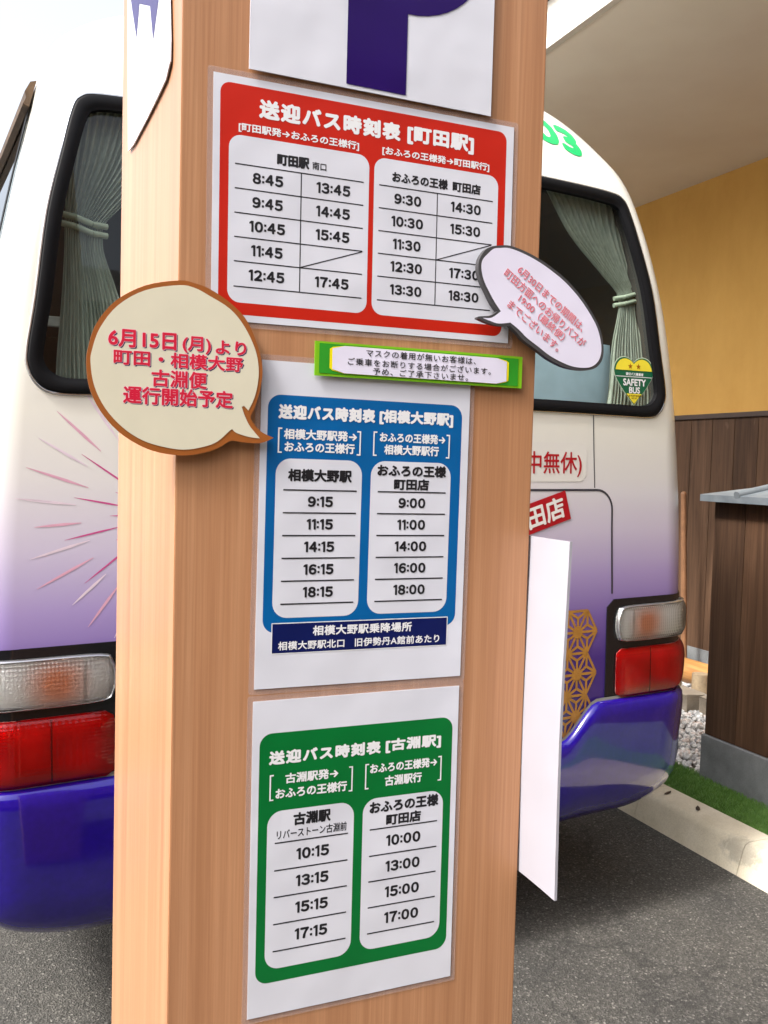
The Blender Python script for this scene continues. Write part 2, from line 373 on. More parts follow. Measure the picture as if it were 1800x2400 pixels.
# ------------------------------------------------------------------ bus (local frame: s across, t forwards, z up)
bus = root('shuttle_bus', (1.066, 1.55, 0), 'white to purple painted shuttle bus parked with its rear behind the pillar', 'bus', rot=(0, -.018, .098))
HW = [(.40, 1.06), (.55, 1.12), (.80, 1.15), (1.05, 1.153), (1.4, 1.139), (1.7, 1.092), (2.0, 1.026), (2.2, .982), (2.35, .946), (2.45, .924), (2.52, .898), (2.6, .863), (2.66, .805), (2.70, .755), (2.74, .69), (2.78, .605), (2.805, .51), (2.825, .37), (2.835, .12)]
YR = [(.40, .06), (.6, .01), (.8, 0), (1.65, 0), (2.0, .018), (2.2, .045), (2.35, .075), (2.45, .10), (2.52, .13), (2.6, .175), (2.66, .22), (2.70, .265), (2.74, .33), (2.78, .43), (2.805, .55), (2.825, .75), (2.835, .95)]
RC = [(.40, .13), (1.4, .13), (1.7, .105), (2.0, .065), (2.35, .07), (2.45, .11), (2.52, .16), (2.6, .22), (2.66, .24), (2.70, .26), (2.74, .26), (2.78, .24), (2.805, .2), (2.825, .14), (2.835, .05)]
def itp(tab, z):
    if z <= tab[0][0]: return tab[0][1]
    for i, ((a, va), (b, vb)) in enumerate(zip(tab, tab[1:])):
        if z <= b:
            ma = (vb-va)/(b-a); h = b-a
            def sl(j):
                j = max(1, min(len(tab)-2, j)); return (tab[j+1][1]-tab[j-1][1])/(tab[j+1][0]-tab[j-1][0])
            t = (z-a)/h; m0, m1 = sl(i), sl(i+1)
            if ma == 0: return va
            return (2*t**3-3*t*t+1)*va+(t**3-2*t*t+t)*h*m0+(-2*t**3+3*t*t)*vb+(t**3-t*t)*h*m1
    return tab[-1][1]
def wrap(a, z, off=0):
    """a: arc length from the rear's centre line round the corner on to the flank"""
    hw, y, r = itp(HW, z), itp(YR, z), itp(RC, z); sg = 1 if a >= 0 else -1; a = abs(a); fl = hw-r
    if a <= fl: return (sg*a, y-off, z)
    th = (a-fl)/r
    if th <= math.pi/2: return (sg*(fl+(r+off)*math.sin(th)), y+r-(r+off)*math.cos(th), z)
    return (sg*(hw+off), y+r+(a-fl-r*math.pi/2), z)
def surf(s, z, off=0):
    """s: straight distance across"""
    hw, r = itp(HW, z), itp(RC, z); fl = hw-r; q = abs(s)
    if q > fl: q = fl+r*math.asin(min(.999, (q-fl)/r))
    return wrap(math.copysign(q, s), z, off)
LEN = 6.9
def body_ring(z, n=10):
    hw, y, r = itp(HW, z), itp(YR, z), itp(RC, z); yf = LEN-max(.0, (z-1.2)*.25)-(y*.6 if z > 2 else 0); out = []
    for cx, cy, a0 in ((hw-r, y+r, -90), (hw-r, yf-r, 0), (-hw+r, yf-r, 90), (-hw+r, y+r, 180)):
        for i in range(n+1):
            a = R(a0+90*i/n); out.append((cx+r*math.cos(a), cy+r*math.sin(a), z))
    return out
zs = sorted(set([round(.42+i*.06, 3) for i in range(31)]+[round(2.24+.02*i, 3) for i in range(18)]+[round(2.6+.01*i, 3) for i in range(20)]+[2.795, 2.8, 2.805, 2.81, 2.815, 2.82, 2.825, 2.83, 2.833, 2.835]))
bm = bmesh.new(); prev = None; first = None
for z in zs:
    cur = [bm.verts.new(p) for p in body_ring(z)]
    if prev:
        for i in range(len(cur)): bm.faces.new((prev[i], prev[(i+1) % len(cur)], cur[(i+1) % len(cur)], cur[i]))
    else: bm.faces.new(cur[::-1])
    prev = cur
bm.faces.new(prev)
def paint():
    b = MatB('bus_paint'); tc = b.n('TexCoord'); sp = b.n('SeparateXYZ'); b.l(tc.outputs['Object'], sp.inputs[0])
    mr = b.n('MapRange'); mr.inputs[1].default_value = .6; mr.inputs[2].default_value = 1.8; b.l(sp.outputs[2], mr.inputs[0])
    c = b.ramp(mr.outputs[0], [(.0, srgb(50, 28, 112)), (.24, srgb(66, 40, 128)), (.35, srgb(116, 92, 164)), (.46, srgb(164, 146, 196)), (.58, srgb(200, 191, 212)), (.72, srgb(220, 217, 216)), (.85, srgb(228, 226, 216))])
    b.set(c, .28, coat=.6); return b.m
M_paint = paint(); M_inside = plain('cabin_lining', (.045, .043, .04, 1), .8)
body = obj('body', bm, [M_paint, M_inside], bus)
# window outline (s, z)
def win(g=0):
    """g: inset"""
    R_ = [(.0, 1.668+g), (.45, 1.668+g), (.80, 1.663+g), (.915-g*.5, 1.662+g), (.960-g*.8, 1.677+g*.9), (.983-g, 1.715+g*.4), (.985-g, 1.76), (.965-g, 1.88), (.937-g, 2.074), (.900-g, 2.225), (.872-g, 2.328-g*.3), (.850-g*.9, 2.366-g*.8), (.80-g*.6, 2.381-g), (.62, 2.389-g), (.3, 2.395-g), (0, 2.397-g)]
    loop = R_+[(-s, z) for s, z in R_[::-1]][1:-1]
    return smoothloop(loop, 4)
def cutter(pts2):
    bm = bmesh.new(); slab(bm, pts2, lambda s, z: (s, -.3, z), lambda s, z: (s, .2, z)); return bm
def boolean(o, bm, solver='EXACT'):
    me = bpy.data.meshes.new('cut'); bmesh.ops.recalc_face_normals(bm, faces=bm.faces); bm.to_mesh(me); bm.free()
    me.materials.append(M_paint); me.materials.append(M_inside)
    for p in me.polygons: p.material_index = 1
    c = bpy.data.objects.new('cut', me); COL.objects.link(c)
    par = o.parent; o.parent = None
    m = o.modifiers.new('b', 'BOOLEAN'); m.object = c; m.operation = 'DIFFERENCE'; m.solver = solver
    bpy.context.view_layer.update()
    new = bpy.data.meshes.new_from_object(o.evaluated_get(bpy.context.evaluated_depsgraph_get()))
    o.modifiers.clear(); o.data = new; bpy.data.objects.remove(c); o.parent = par
boolean(body, cutter(win(.012)))
bm = bmesh.new()
RS = [(.62, 1.0), (1.07, 1.0), (1.06, 1.75), (1.01, 2.05), (.96, 2.25), (.89, 2.42), (.75, 2.5)]
prof = [(s, z) for s, z in RS[1:]]+[(-s, z) for s, z in RS[1:][::-1]]
slab(bm, prof, lambda s, z: (s, .125, z), lambda s, z: (s, 6.0, z)); boolean(body, bm)
bm = bmesh.new()
for ta, tb in ((.275, 2.14), (2.38, 3.84), (4.08, 5.54)): box(bm, -1.4, ta, 1.70, .5, tb, 2.365)
boolean(body, bm)
for p in body.data.polygons: p.use_smooth = True
body.data.set_sharp_from_angle(angle=R(35))

M_rubber = plain('black_rubber', (.006, .006, .007, 1), .55, spec=.12)
M_blackgloss = plain('black_gloss_trim', (.010, .010, .012, 1), .14)
# window seal: ring strips with a rounded section
def seal(outer, inner, name, mat, parent, offs, mapf=None):
    bm = bmesh.new(); mapf = mapf or surf; n = len(outer); rings = []
    for k, o_ in offs:
        rings.append([bm.verts.new(mapf(a[0]+(b[0]-a[0])*k, a[1]+(b[1]-a[1])*k, o_)) for a, b in zip(outer, inner)])
    for A, B in zip(rings, rings[1:]):
        for i in range(n): bm.faces.new((A[i], A[(i+1) % n], B[(i+1) % n], B[i]))
    bmesh.ops.recalc_face_normals(bm, faces=bm.faces)
    return obj(name, bm, mat, parent, smooth=60)
rw = bpy.data.objects.new('rear_window', None); COL.objects.link(rw); rw.parent = bus
seal(win(0), win(.036), 'rubber_seal', M_rubber, rw, [(0, 0), (.04, .006), (.12, .0075), (.6, .0075), (.75, .004), (.95, .002), (1, -.012)])
b = MatB('brushed_trim'); b.set((.55, .56, .57, 1), .25, .9); M_trim = b.m
seal(win(-.006), win(.001), 'bright_trim', M_trim, rw, [(0, 0), (.3, .004), (.7, .004), (1, 0)])
def glass(name, tint=(.80, .86, .82, 1), k=1.0):
    b = MatB(name); t = b.n('BsdfTransparent'); t.inputs[0].default_value = tint; g = b.n('BsdfGlossy'); g.inputs['Roughness'].default_value = .01
    fr = b.n('Fresnel'); fr.inputs[0].default_value = 1.5; ge = b.n('NewGeometry'); om = b.n('Math', operation='SUBTRACT'); om.inputs[0].default_value = 1; b.l(ge.outputs['Backfacing'], om.inputs[1]); mu = b.n('Math', operation='MULTIPLY'); b.l(fr.outputs[0], mu.inputs[0]); b.l(om.outputs[0], mu.inputs[1]); x = b.n('MixShader'); b.l(mu.outputs[0], x.inputs[0]); b.l(t.outputs[0], x.inputs[1]); b.l(g.outputs[0], x.inputs[2]); b.l(x.outputs[0], b.o.inputs[0]); return b.m
M_glass = glass('tinted_glass', (.88, .92, .89, 1))
bm = bmesh.new(); W = win(.03)
NZ = 24
def winspan(z):
    xs = []
    for (a, za), (c, zc) in zip(W, W[1:]+W[:1]):
        if (za-z)*(zc-z) <= 0 and za != zc: xs.append(a+(c-a)*(z-za)/(zc-za))
    return max(xs)
z0, z1 = min(p[1] for p in W)+.001, max(p[1] for p in W)-.001
rows = []
for i in range(NZ+1):
    z = z0+(z1-z0)*i/NZ; e = winspan(z); rows.append([bm.verts.new(surf(e*(2*j/16-1), z, -.012)) for j in range(17)])
for A, B in zip(rows, rows[1:]):
    for j in range(16): bm.faces.new((A[j], A[j+1], B[j+1], B[j]))
obj('glass_pane', bm, M_glass, rw, smooth=60)

# curtains
def curtain_mat():
    b = MatB('sage_curtain'); t = b.n('BsdfTranslucent'); d = b.n('BsdfDiffuse'); x = b.n('MixShader'); x.inputs[0].default_value = .3
    n = b.noise(b.coord((30, 30, 3)), 4, 3); c = b.ramp(n, [(.3, (.28, .32, .27, 1)), (.7, (.40, .44, .38, 1))])
    b.l(c, t.inputs[0]); b.l(c, d.inputs[0]); b.l(d.outputs[0], x.inputs[1]); b.l(t.outputs[0], x.inputs[2]); b.l(x.outputs[0], b.o.inputs[0]); return b.m
M_curt = curtain_mat(); M_tie = plain('curtain_tie', (.34, .40, .31, 1), .8)
def curtain(keys, t0, lean, folds, amp, tie=None):
    """keys: (z, s_left, s_right) top to bottom"""
    bm = bmesh.new(); NU, NV = folds*8, 48; g = []
    zt, zb = keys[0][0], keys[-1][0]
    ka = sorted([(k[0], k[1]) for k in keys]); kb = sorted([(k[0], k[2]) for k in keys])
    for j in range(NV+1):
        z = zt+(zb-zt)*j/NV; a, c = itp(ka, z), itp(kb, z); row = []
        for i in range(NU+1):
            u = i/NU; am = amp*(.35+.65*min(1, abs(c-a)/.2))
            t = t0+lean*max(0, z-1.7)+am*math.sin(2*math.pi*folds*u+.6*math.sin(5*z+7*u))+.25*am*math.sin(2*math.pi*folds*2.7*u+9*z)
            row.append(bm.verts.new((a+(c-a)*(u+.015*math.sin(13*u+4*z)), t, z)))
        g.append(row)
    for A, B in zip(g, g[1:]):
        for i in range(NU): bm.faces.new((A[i], A[i+1], B[i+1], B[i]))
    o = obj('curtain', bm, M_curt, bus, smooth=180)
    if tie:
        z, a, c, dz = tie; bm = bmesh.new()
        for k in range(2):
            zz = z-.022*k; pts = [(a-.01, t0+lean*(z-1.7), zz+dz), (a+.3*(c-a), t0+lean*(z-1.7)-amp*1.5, zz+dz*.6), (a+.7*(c-a), t0+lean*(z-1.7)-amp*1.5, zz), (c+.008, t0+lean*(z-1.7), zz)]
            for p, q in zip(pts, pts[1:]): tube(bm, p, q, .0075, .0075, 10)
        obj('curtain_tie', bm, M_tie, o, smooth=60)
    return o
curtain([(2.40, -.86, -.56), (2.25, -.875, -.64), (2.12, -.885, -.76), (2.07, -.888, -.80), (2.02, -.89, -.80), (1.9, -.90, -.765), (1.75, -.915, -.735), (1.66, -.92, -.72)], .058, .11, 16, .0065, (2.075, -.89, -.795, .02))
curtain([(2.42, .55, .885), (2.25, .66, .90), (2.12, .80, .93), (2.07, .855, .95), (2.02, .86, .955), (1.9, .825, .975), (1.75, .80, .99), (1.66, .78, .985)], .058, .11, 13, .0065, (2.07, .855, .955, -.02))
# seats, back wall furnishings
M_cover = plain('pale_blue_cover', (.36, .50, .60, 1), .7, .1, 8); M_seat = plain('seat_fabric', (.10, .12, .15, 1), .85)
for i, (sx, t) in enumerate(((-.66, .215), (-.22, .215), (.22, .215), (.66, .215))):
    bm = bmesh.new(); box(bm, sx-.205, t-.07, 1.05, sx+.205, t+.09, 1.90, .05)
    for v in bm.verts: v.co.y += (v.co.z-1.05)*-.04; v.co.z += .012*math.sin(9*v.co.x)
    st = obj('seat', bm, M_cover, bus, smooth=60)
    bm = bmesh.new(); box(bm, sx-.19, t+.06, 1.0, sx+.19, t+.5, 1.18, .04); obj('cushion', bm, M_seat, st, smooth=60)
bm = bmesh.new(); box(bm, -.95, 1.6, 2.02, .95, 1.63, 2.06, .005); obj('luggage_rail', bm, plain('rail_grey', (.28, .28, .27, 1), .5), bus)
curtain([(2.2, .44, .64), (1.9, .43, .66), (1.6, .42, .67)], .95, 0, 9, .012)

M_sideglass = glass('dark_side_glass', (.72, .78, .76, 1))
# left flank: side window with rubber edge, brown strip raised along the top
sw = bpy.data.objects.new('side_window', None); COL.objects.link(sw); sw.parent = bus
def fl(t, z, off=0): 
    hw = itp(HW, z); return (-(hw+off), t, z)
for k, (ta, tb) in enumerate(((.215, 2.2), (2.32, 3.9), (4.02, 5.6))):
    bm = bmesh.new(); N = 12; zl, zh = 1.64, 2.375; g = [[bm.verts.new(fl(t, zl+(zh-zl)*j/N, .006)) for j in range(N+1)] for t in (ta, ta+.05, tb-.05, tb)]
    for A in (0, 2):
        for j in range(N): bm.faces.new((g[A][j], g[A][j+1], g[A+1][j+1], g[A+1][j]))
    bm.faces.new((g[1][0], g[1][1], g[2][1], g[2][0])); obj('rubber_frame', bm, M_rubber, sw)
    bm = bmesh.new(); g = [[bm.verts.new(fl(t, 1.69+(2.372-1.69)*j/N, .004)) for j in range(N+1)] for t in (ta+.04, tb-.04)]
    for j in range(N): bm.faces.new((g[0][j], g[0][j+1], g[1][j+1], g[1][j]))
    obj('pane', bm, M_sideglass, sw, smooth=60)
bm = bmesh.new(); ps = [(2.365, .007), (2.370, .022), (2.385, .018), (2.40, .024), (2.425, .016), (2.43, .002)]
A = [bm.verts.new(fl(.20, z, o_)) for z, o_ in ps]; B = [bm.verts.new(fl(5.7, z, o_)) for z, o_ in ps]
for i in range(5): bm.faces.new((A[i], A[i+1], B[i+1], B[i]))
bm.faces.new(A[::-1]); obj('brown_top_strip', bm, plain('brown_strip', (.13, .075, .035, 1), .5, .25, 20), sw)

# panel seams
def strip(pts, wdt, off, fn=surf):
    bm = bmesh.new(); prev = None
    for i, p in enumerate(pts):
        a = pts[max(0, i-1)]; c = pts[min(len(pts)-1, i+1)]; d = Vector((c[0]-a[0], c[1]-a[1])).normalized(); nx, nz = -d.y*wdt/2, d.x*wdt/2
        cur = (bm.verts.new(fn(p[0]+nx, p[1]+nz, off)), bm.verts.new(fn(p[0]-nx, p[1]-nz, off)))
        if prev: bm.faces.new((prev[0], prev[1], cur[1], cur[0]))
        prev = cur
    return bm
M_seam = plain('panel_gap', (.035, .032, .045, 1), .6)
hatch = bpy.data.objects.new('rear_hatch', None); COL.objects.link(hatch); hatch.parent = bus
pts = [(-.765, .62), (-.765, 1.36)]+[(-.765+.06*(1-math.cos(R(a))), 1.365+.06*math.sin(R(a))) for a in range(0, 91, 10)]+[(-.4, 1.426), (0, 1.427), (.4, 1.427)]+[(.705+.065*math.sin(R(a)), 1.36+.065*math.cos(R(a))) for a in range(0, 91, 10)]+[(.771, 1.3), (.779, 1.09)]
obj('hatch_gap', strip(pts, .007, .0012), M_seam, hatch)
for sx in (-1, 1): obj('pillar_seam', strip([(sx*.683, 1.66), (sx*.688, 1.55), (sx*.695, 1.432)], .0035, .0012), M_seam, hatch)

# lettering on the rear
M_redpaint = plain('red_vinyl', srgb(178, 14, 30), .35); M_greenvinyl = plain('green_vinyl', srgb(0, 178, 98), .35); M_whitevinyl = plain('white_vinyl', srgb(232, 230, 226), .35, .01)
bm = bmesh.new(); pl = rrect(-.66, 1.452, .66, 1.572, .03)
poly(bm, pl, lambda s, z: surf(s, z, .0010)); sign = obj('sign_panel', bm, plain('sign_panel_white', srgb(222, 219, 213), .35, .01), bus)
bm = bmesh.new(); text(bm, '年中無休)', .355, .640, 1.466, 1.545, lambda s, z: surf(s, z, .0018), .012); obj('lettering', bm, M_redpaint, sign)
ang = R(16)
def rot2(cx, cz, a, f, off):
    ca, sa = math.cos(a), math.sin(a)
    return lambda x, y: f(cx+ca*x-sa*y, cz+sa*x+ca*y, off)
bm = bmesh.new(); poly(bm, [(-.22, -.052), (.085, -.052), (.085, .040), (-.22, .040)], rot2(.505, 1.363, ang, surf, .0026)); badge = obj('branch_badge', bm, M_redpaint, bus)
bm = bmesh.new(); text(bm, '町田店', -.155, .068, -.040, .030, rot2(.505, 1.363, ang, surf, .0034), .028); obj('lettering', bm, M_whitevinyl, badge)
bm = bmesh.new(); text(bm, '03',   .55, .72, 2.505, 2.600, lambda s, z: surf(s, z-.30*max(0, s-.6)+.01, .002), .05, shear=-.2, sp=1.0); obj('fleet_number', bm, M_greenvinyl, bus)

# firework decal
fwb = bmesh.new()
b0, b1_, b2_ = 0, 1, 2; rnd = random.Random(3)
fc = (-.66, 1.375)
def ray(bm, a, r0, r1, wd):
    ca, sa = math.cos(a), math.sin(a); P = []
    for k, ww in ((0, .25), (.35, 1), (.7, .8), (1, .15)):
        r = r0+(r1-r0)*k; P.append((r, ww*wd))
    up = [(fc[0]+ca*r-sa*q, fc[1]+sa*r+ca*q) for r, q in P]; dn = [(fc[0]+ca*r+sa*q, fc[1]+sa*r-ca*q) for r, q in P[::-1]]
    pts = up+dn
    if max(abs(p[0]) for p in pts) > 1.05: return
    poly(fwb, pts, lambda s, z: surf(s, z, .0005+.0001*bm)).material_index = bm
N = 30
for i in range(N):
    a = 2*math.pi*(i+.15*rnd.random())/N
    if i % 2 == 0: ray(b0, a, .10+.03*rnd.random(), .23+.03*rnd.random(), .0022)
    else: ray(b0, a, .06, .13+.02*rnd.random(), .0022)
    ray(b1_ if i % 2 else b2_, a+.07, .20+.03*rnd.random(), .31+.05*rnd.random(), .0034)
obj('firework_decal', fwb, [plain('deep_pink_vinyl', srgb(206, 84, 146), .35), plain('pink_vinyl', srgb(226, 172, 194), .35), plain('pale_vinyl', srgb(232, 214, 226), .35)], bus)

# hemp leaf decal (gold lattice)
bm = bmesh.new(); Rr = .078
def seg(p, q, wd):
    d = Vector((q[0]-p[0], q[1]-p[1])); 
    if d.length < 1e-6: return
    d.normalize(); n = Vector((-d.y, d.x))*wd/2
    pts = [(p[0]+n.x, p[1]+n.y), (p[0]-n.x, p[1]-n.y), (q[0]-n.x, q[1]-n.y), (q[0]+n.x, q[1]+n.y)]
    seg.k = getattr(seg, 'k', 0)+1
    poly(bm, pts, lambda s, z: surf(s, z, .0012+.00003*(seg.k % 30)))
cells = [(.640, .705), (.640, .705+Rr*1.732), (.640-Rr*1.5, .705+Rr*.866), (.640-Rr*1.5, .705+Rr*2.598), (.64-Rr*1.5, .705-Rr*.0+Rr*4.33), (.64, .705+Rr*3.464)]
def clip(s, z): return s < .757 and z > .60 and not (s > .70 and z < .72)
for cx, cz in cells:
    V = [(cx+Rr*math.cos(R(60*k+0)), cz+Rr*math.sin(R(60*k+0))) for k in range(6)]
    for k in range(6):
        a, c = V[k], V[(k+1) % 6]; g = ((cx+a[0]+c[0])/3, (cz+a[1]+c[1])/3)
        for p, q in (((cx, cz), a), ((cx, cz), g), (g, a), (g, c), (a, c)):
            n = 4
            for j in range(n):
                p1 = (p[0]+(q[0]-p[0])*j/n, p[1]+(q[1]-p[1])*j/n); q1 = (p[0]+(q[0]-p[0])*(j+1)/n, p[1]+(q[1]-p[1])*(j+1)/n)
                if clip(*p1) and clip(*q1): seg(p1, q1, .0085)
    poly(bm, [(cx+.02*math.cos(R(30*k)), cz+.02*math.sin(R(30*k))) for k in range(12)], lambda s, z: surf(s, z, .0024))
obj('leaf_pattern_decal', bm, plain('gold_vinyl', srgb(176, 124, 52), .4, .1, 30), bus)

# lamp clusters
def patch(pts, off, n=None, thick=None, crown=0, fn=wrap):
    """filled loop on the body surface, gridded by rows so it follows the corner"""
    bm = bmesh.new(); za, zb = min(p[1] for p in pts)+1e-4, max(p[1] for p in pts)-1e-4; NZ, NS = 14, 28; g = []
    for i in range(NZ+1):
        z = za+(zb-za)*i/NZ; xs = []
        for (a, pa), (c, pc) in zip(pts, pts[1:]+pts[:1]):
            if (pa-z)*(pc-z) <= 0 and pa != pc: xs.append(a+(c-a)*(z-pa)/(pc-pa))
        lo, hi = min(xs), max(xs); row = []
        for j in range(NS+1):
            u = j/NS; cr = crown*(1-(2*i/NZ-1)**4)*(1-(2*u-1)**8)
            row.append(bm.verts.new(fn(lo+(hi-lo)*u, z, off+cr)))
        g.append(row)
    for A, B in zip(g, g[1:]):
        for j in range(NS): bm.faces.new((A[j], A[j+1], B[j+1], B[j]))
    # skirt back to the body
    rim = [g[0][j] for j in range(NS+1)]+[g[i][NS] for i in range(1, NZ+1)]+[g[NZ][j] for j in range(NS-1, -1, -1)]+[g[i][0] for i in range(NZ-1, 0, -1)]
    lo = []
    for v in rim: lo.append(bm.verts.new(v.co+Vector((0, 1, 0))*(off+.002) if abs(v.co.x) < 1.02 else v.co-Vector((math.copysign(off+.002, v.co.x), 0, 0))))
    for i in range(len(rim)): bm.faces.new((rim[i], rim[(i+1) % len(rim)], lo[(i+1) % len(rim)], lo[i]))
    bmesh.ops.recalc_face_normals(bm, faces=bm.faces); return bm
def lens_mat(name, col, grid, rough=.08, dif=.14, bmp=.35, blur=.36):
    b = MatB(name); t = b.n('BsdfRefraction'); t.inputs['Color'].default_value = col; t.inputs['Roughness'].default_value = blur; t.inputs['IOR'].default_value = 1.12; g = b.n('BsdfGlossy'); g.inputs['Roughness'].default_value = rough
    tc = b.n('TexCoord'); mp = b.n('Mapping'); mp.inputs['Scale'].default_value = grid; b.l(tc.outputs['Object'], mp.inputs[0]); sp = b.n('SeparateXYZ'); b.l(mp.outputs[0], sp.inputs[0])
    w1, w2 = b.n('Math', operation='SINE'), b.n('Math', operation='SINE'); b.l(sp.outputs[0], w1.inputs[0]); b.l(sp.outputs[2], w2.inputs[0])
    ad = b.n('Math', operation='ADD'); b.l(w1.outputs[0], ad.inputs[0]); b.l(w2.outputs[0], ad.inputs[1])
    bp = b.n('Bump'); bp.inputs['Strength'].default_value = bmp; bp.inputs['Distance'].default_value = .002; b.l(ad.outputs[0], bp.inputs['Height'])
    fr = b.n('Fresnel'); fr.inputs[0].default_value = 1.5; b.l(bp.outputs[0], g.inputs['Normal']); b.l(bp.outputs[0], fr.inputs['Normal'])
    d = b.n('BsdfDiffuse'); d.inputs[0].default_value = col; b.l(bp.outputs[0], d.inputs['Normal'])
    x0 = b.n('MixShader'); x0.inputs[0].default_value = dif; b.l(t.outputs[0], x0.inputs[1]); b.l(d.outputs[0], x0.inputs[2])
    x = b.n('MixShader'); b.l(fr.outputs[0], x.inputs[0]); b.l(x0.outputs[0], x.inputs[1]); b.l(g.outputs[0], x.inputs[2]); b.l(x.outputs[0], b.o.inputs[0]); return b.m
M_clear = lens_mat('clear_lens', (.95, .95, .93, 1), (700, 1, 620), .06, .05, .5, .6); M_redlens = lens_mat('red_lens', (.95, .012, .016, 1), (420, 1, 800), .04, .08, .12, .2)
def metal(name, col, r):
    b = MatB(name); n = b.noise(b.coord((1, 1, 60)), 3, 2); b.set(b.ramp(n, [(.3, tuple(x*.8 for x in col[:3])+(1,)), (.7, col)]), r, 1.0); return b.m
def painted_reflection_mat(name, base, cells, rough, metal):
    """reflector with bulb reflections and hot spots painted in as soft spots; cells: (|s|, z, radius s, radius z, colour)"""
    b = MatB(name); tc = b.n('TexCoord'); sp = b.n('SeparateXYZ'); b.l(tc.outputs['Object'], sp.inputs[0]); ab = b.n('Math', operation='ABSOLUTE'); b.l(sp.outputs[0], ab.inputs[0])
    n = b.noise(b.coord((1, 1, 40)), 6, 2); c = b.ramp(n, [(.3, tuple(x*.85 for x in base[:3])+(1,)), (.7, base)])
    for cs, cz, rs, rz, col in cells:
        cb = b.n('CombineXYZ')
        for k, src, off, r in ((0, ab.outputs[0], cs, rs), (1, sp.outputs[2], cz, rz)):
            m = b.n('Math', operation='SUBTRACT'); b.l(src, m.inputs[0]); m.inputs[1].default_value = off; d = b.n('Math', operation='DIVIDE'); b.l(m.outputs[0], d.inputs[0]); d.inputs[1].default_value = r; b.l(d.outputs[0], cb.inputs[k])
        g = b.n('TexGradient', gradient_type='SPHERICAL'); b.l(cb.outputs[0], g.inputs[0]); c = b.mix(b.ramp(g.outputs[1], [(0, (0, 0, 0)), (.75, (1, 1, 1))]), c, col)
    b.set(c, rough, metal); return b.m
M_chrome = painted_reflection_mat('lamp_reflector', (.95, .95, .96, 1), [(.93, .985, .085, .085, (.86, .22, .04, 1))], .2, .0)  # amber spot paints the bulb's blurred reflection into the reflector colour
M_redback = painted_reflection_mat('red_reflector', (.62, .28, .25, 1), [(.875, .80, .07, .07, (.95, .9, .85, 1)), (.99, .835, .05, .06, (.95, .9, .85, 1)), (1.08, .80, .06, .08, (.8, .5, .4, 1))], .4, 0)  # pale spots paint bright hot patches of light into the red reflector
def mir(pts, sx): return pts if sx > 0 else [(-a, z) for a, z in pts[::-1]]
for sx in (1, -1):
    lp = bpy.data.objects.new('tail_lamp', None); COL.objects.link(lp); lp.parent = bus
    hous = obj('housing', patch(mir(rrect(.758, .722, 1.225, 1.072, .03), sx), .004), M_blackgloss, lp, smooth=60)
    cl = mir(smoothloop([(.83, .931), (.80, .955), (.795, .995), (.803, 1.03), (.83, 1.047), (1.0, 1.049), (1.17, 1.049), (1.195, 1.03), (1.2, .99), (1.195, .95), (1.17, .931), (1.0, .929)], 4), sx)
    rl = mir(rrect(.800, .748, 1.2, .907, .022), sx)
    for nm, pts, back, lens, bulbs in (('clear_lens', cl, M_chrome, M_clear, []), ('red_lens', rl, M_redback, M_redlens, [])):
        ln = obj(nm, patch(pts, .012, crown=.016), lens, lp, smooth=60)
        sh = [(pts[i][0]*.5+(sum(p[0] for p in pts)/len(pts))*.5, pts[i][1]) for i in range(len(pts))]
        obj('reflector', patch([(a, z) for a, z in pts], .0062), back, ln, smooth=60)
        for st in ([.868] if nm == 'clear_lens' else [.945]):
            bm = bmesh.new(); zz = [p[1] for p in pts]; z0_, z1_ = min(zz)+.006, max(zz)-.006
            v = [bm.verts.new(wrap(sx*(st+d), z, o_)) for d, z, o_ in ((-.0022, z0_, .009), (.0022, z0_, .009), (.0022, z1_, .009), (-.0022, z1_, .009))]; bm.faces.new(v if sx < 0 else v[::-1]); obj('divider', bm, M_trim if nm == 'clear_lens' else M_blackgloss, ln)
    # silver seam rings round the clear lens
    seal([(a*1, z) for a, z in cl], [(a+(sx*.985-a)*.035, z+(.99-z)*.09) for a, z in cl], 'lens_rim', M_trim, lp, [(0, .008), (.3, .018), (.7, .020), (1, .017)], wrap)
# bumper
def ss(x): x = max(0, min(1, x)); return x*x*(3-2*x)
def ztop(a): return .628+.117*ss((abs(a)-.575)/.15)
def zbot(a): return .352+.085*ss((abs(a)-.85)/.42)
PB = [(0, -.01), (.0, .010), (.015, .022), (.05, .030), (.12, .034), (.25, .036), (.45, .036), (.68, .033), (.82, .024), (.91, .006), (.97, -.015), (1.0, -.05), (1.0, -.12)]
bm = bmesh.new(); AA = []; a = -2.2
while a <= 2.2001: AA.append(a); a += .025
cols = []
for a in AA:
    zt, zb = ztop(a), zbot(a); col = []
    for v, o_ in PB:
        z = zt+(zb-zt)*v; p = wrap(a, max(z, .62), o_); col.append(bm.verts.new((p[0], p[1], z)))
    cols.append(col)
for A, B in zip(cols, cols[1:]):
    for j in range(len(PB)-1): bm.faces.new((A[j], A[j+1], B[j+1], B[j]))
bmesh.ops.recalc_face_normals(bm, faces=bm.faces)
b = MatB('bumper_paint'); n = b.noise(b.coord(), 60, 2); b.set(b.ramp(n, [(.3, srgb(26, 10, 112)), (.7, srgb(30, 12, 122))]), .1, coat=.6); M_bump = b.m
bp = obj('bumper', bm, M_bump, bus, smooth=70)
pts = [(-1.9+.02*i, ztop(-1.9+.02*i)+.004) for i in range(191)]
obj('bumper_edge', strip(pts, .012, .008, wrap), plain('grey_edge', (.30, .30, .26, 1), .4), bp)
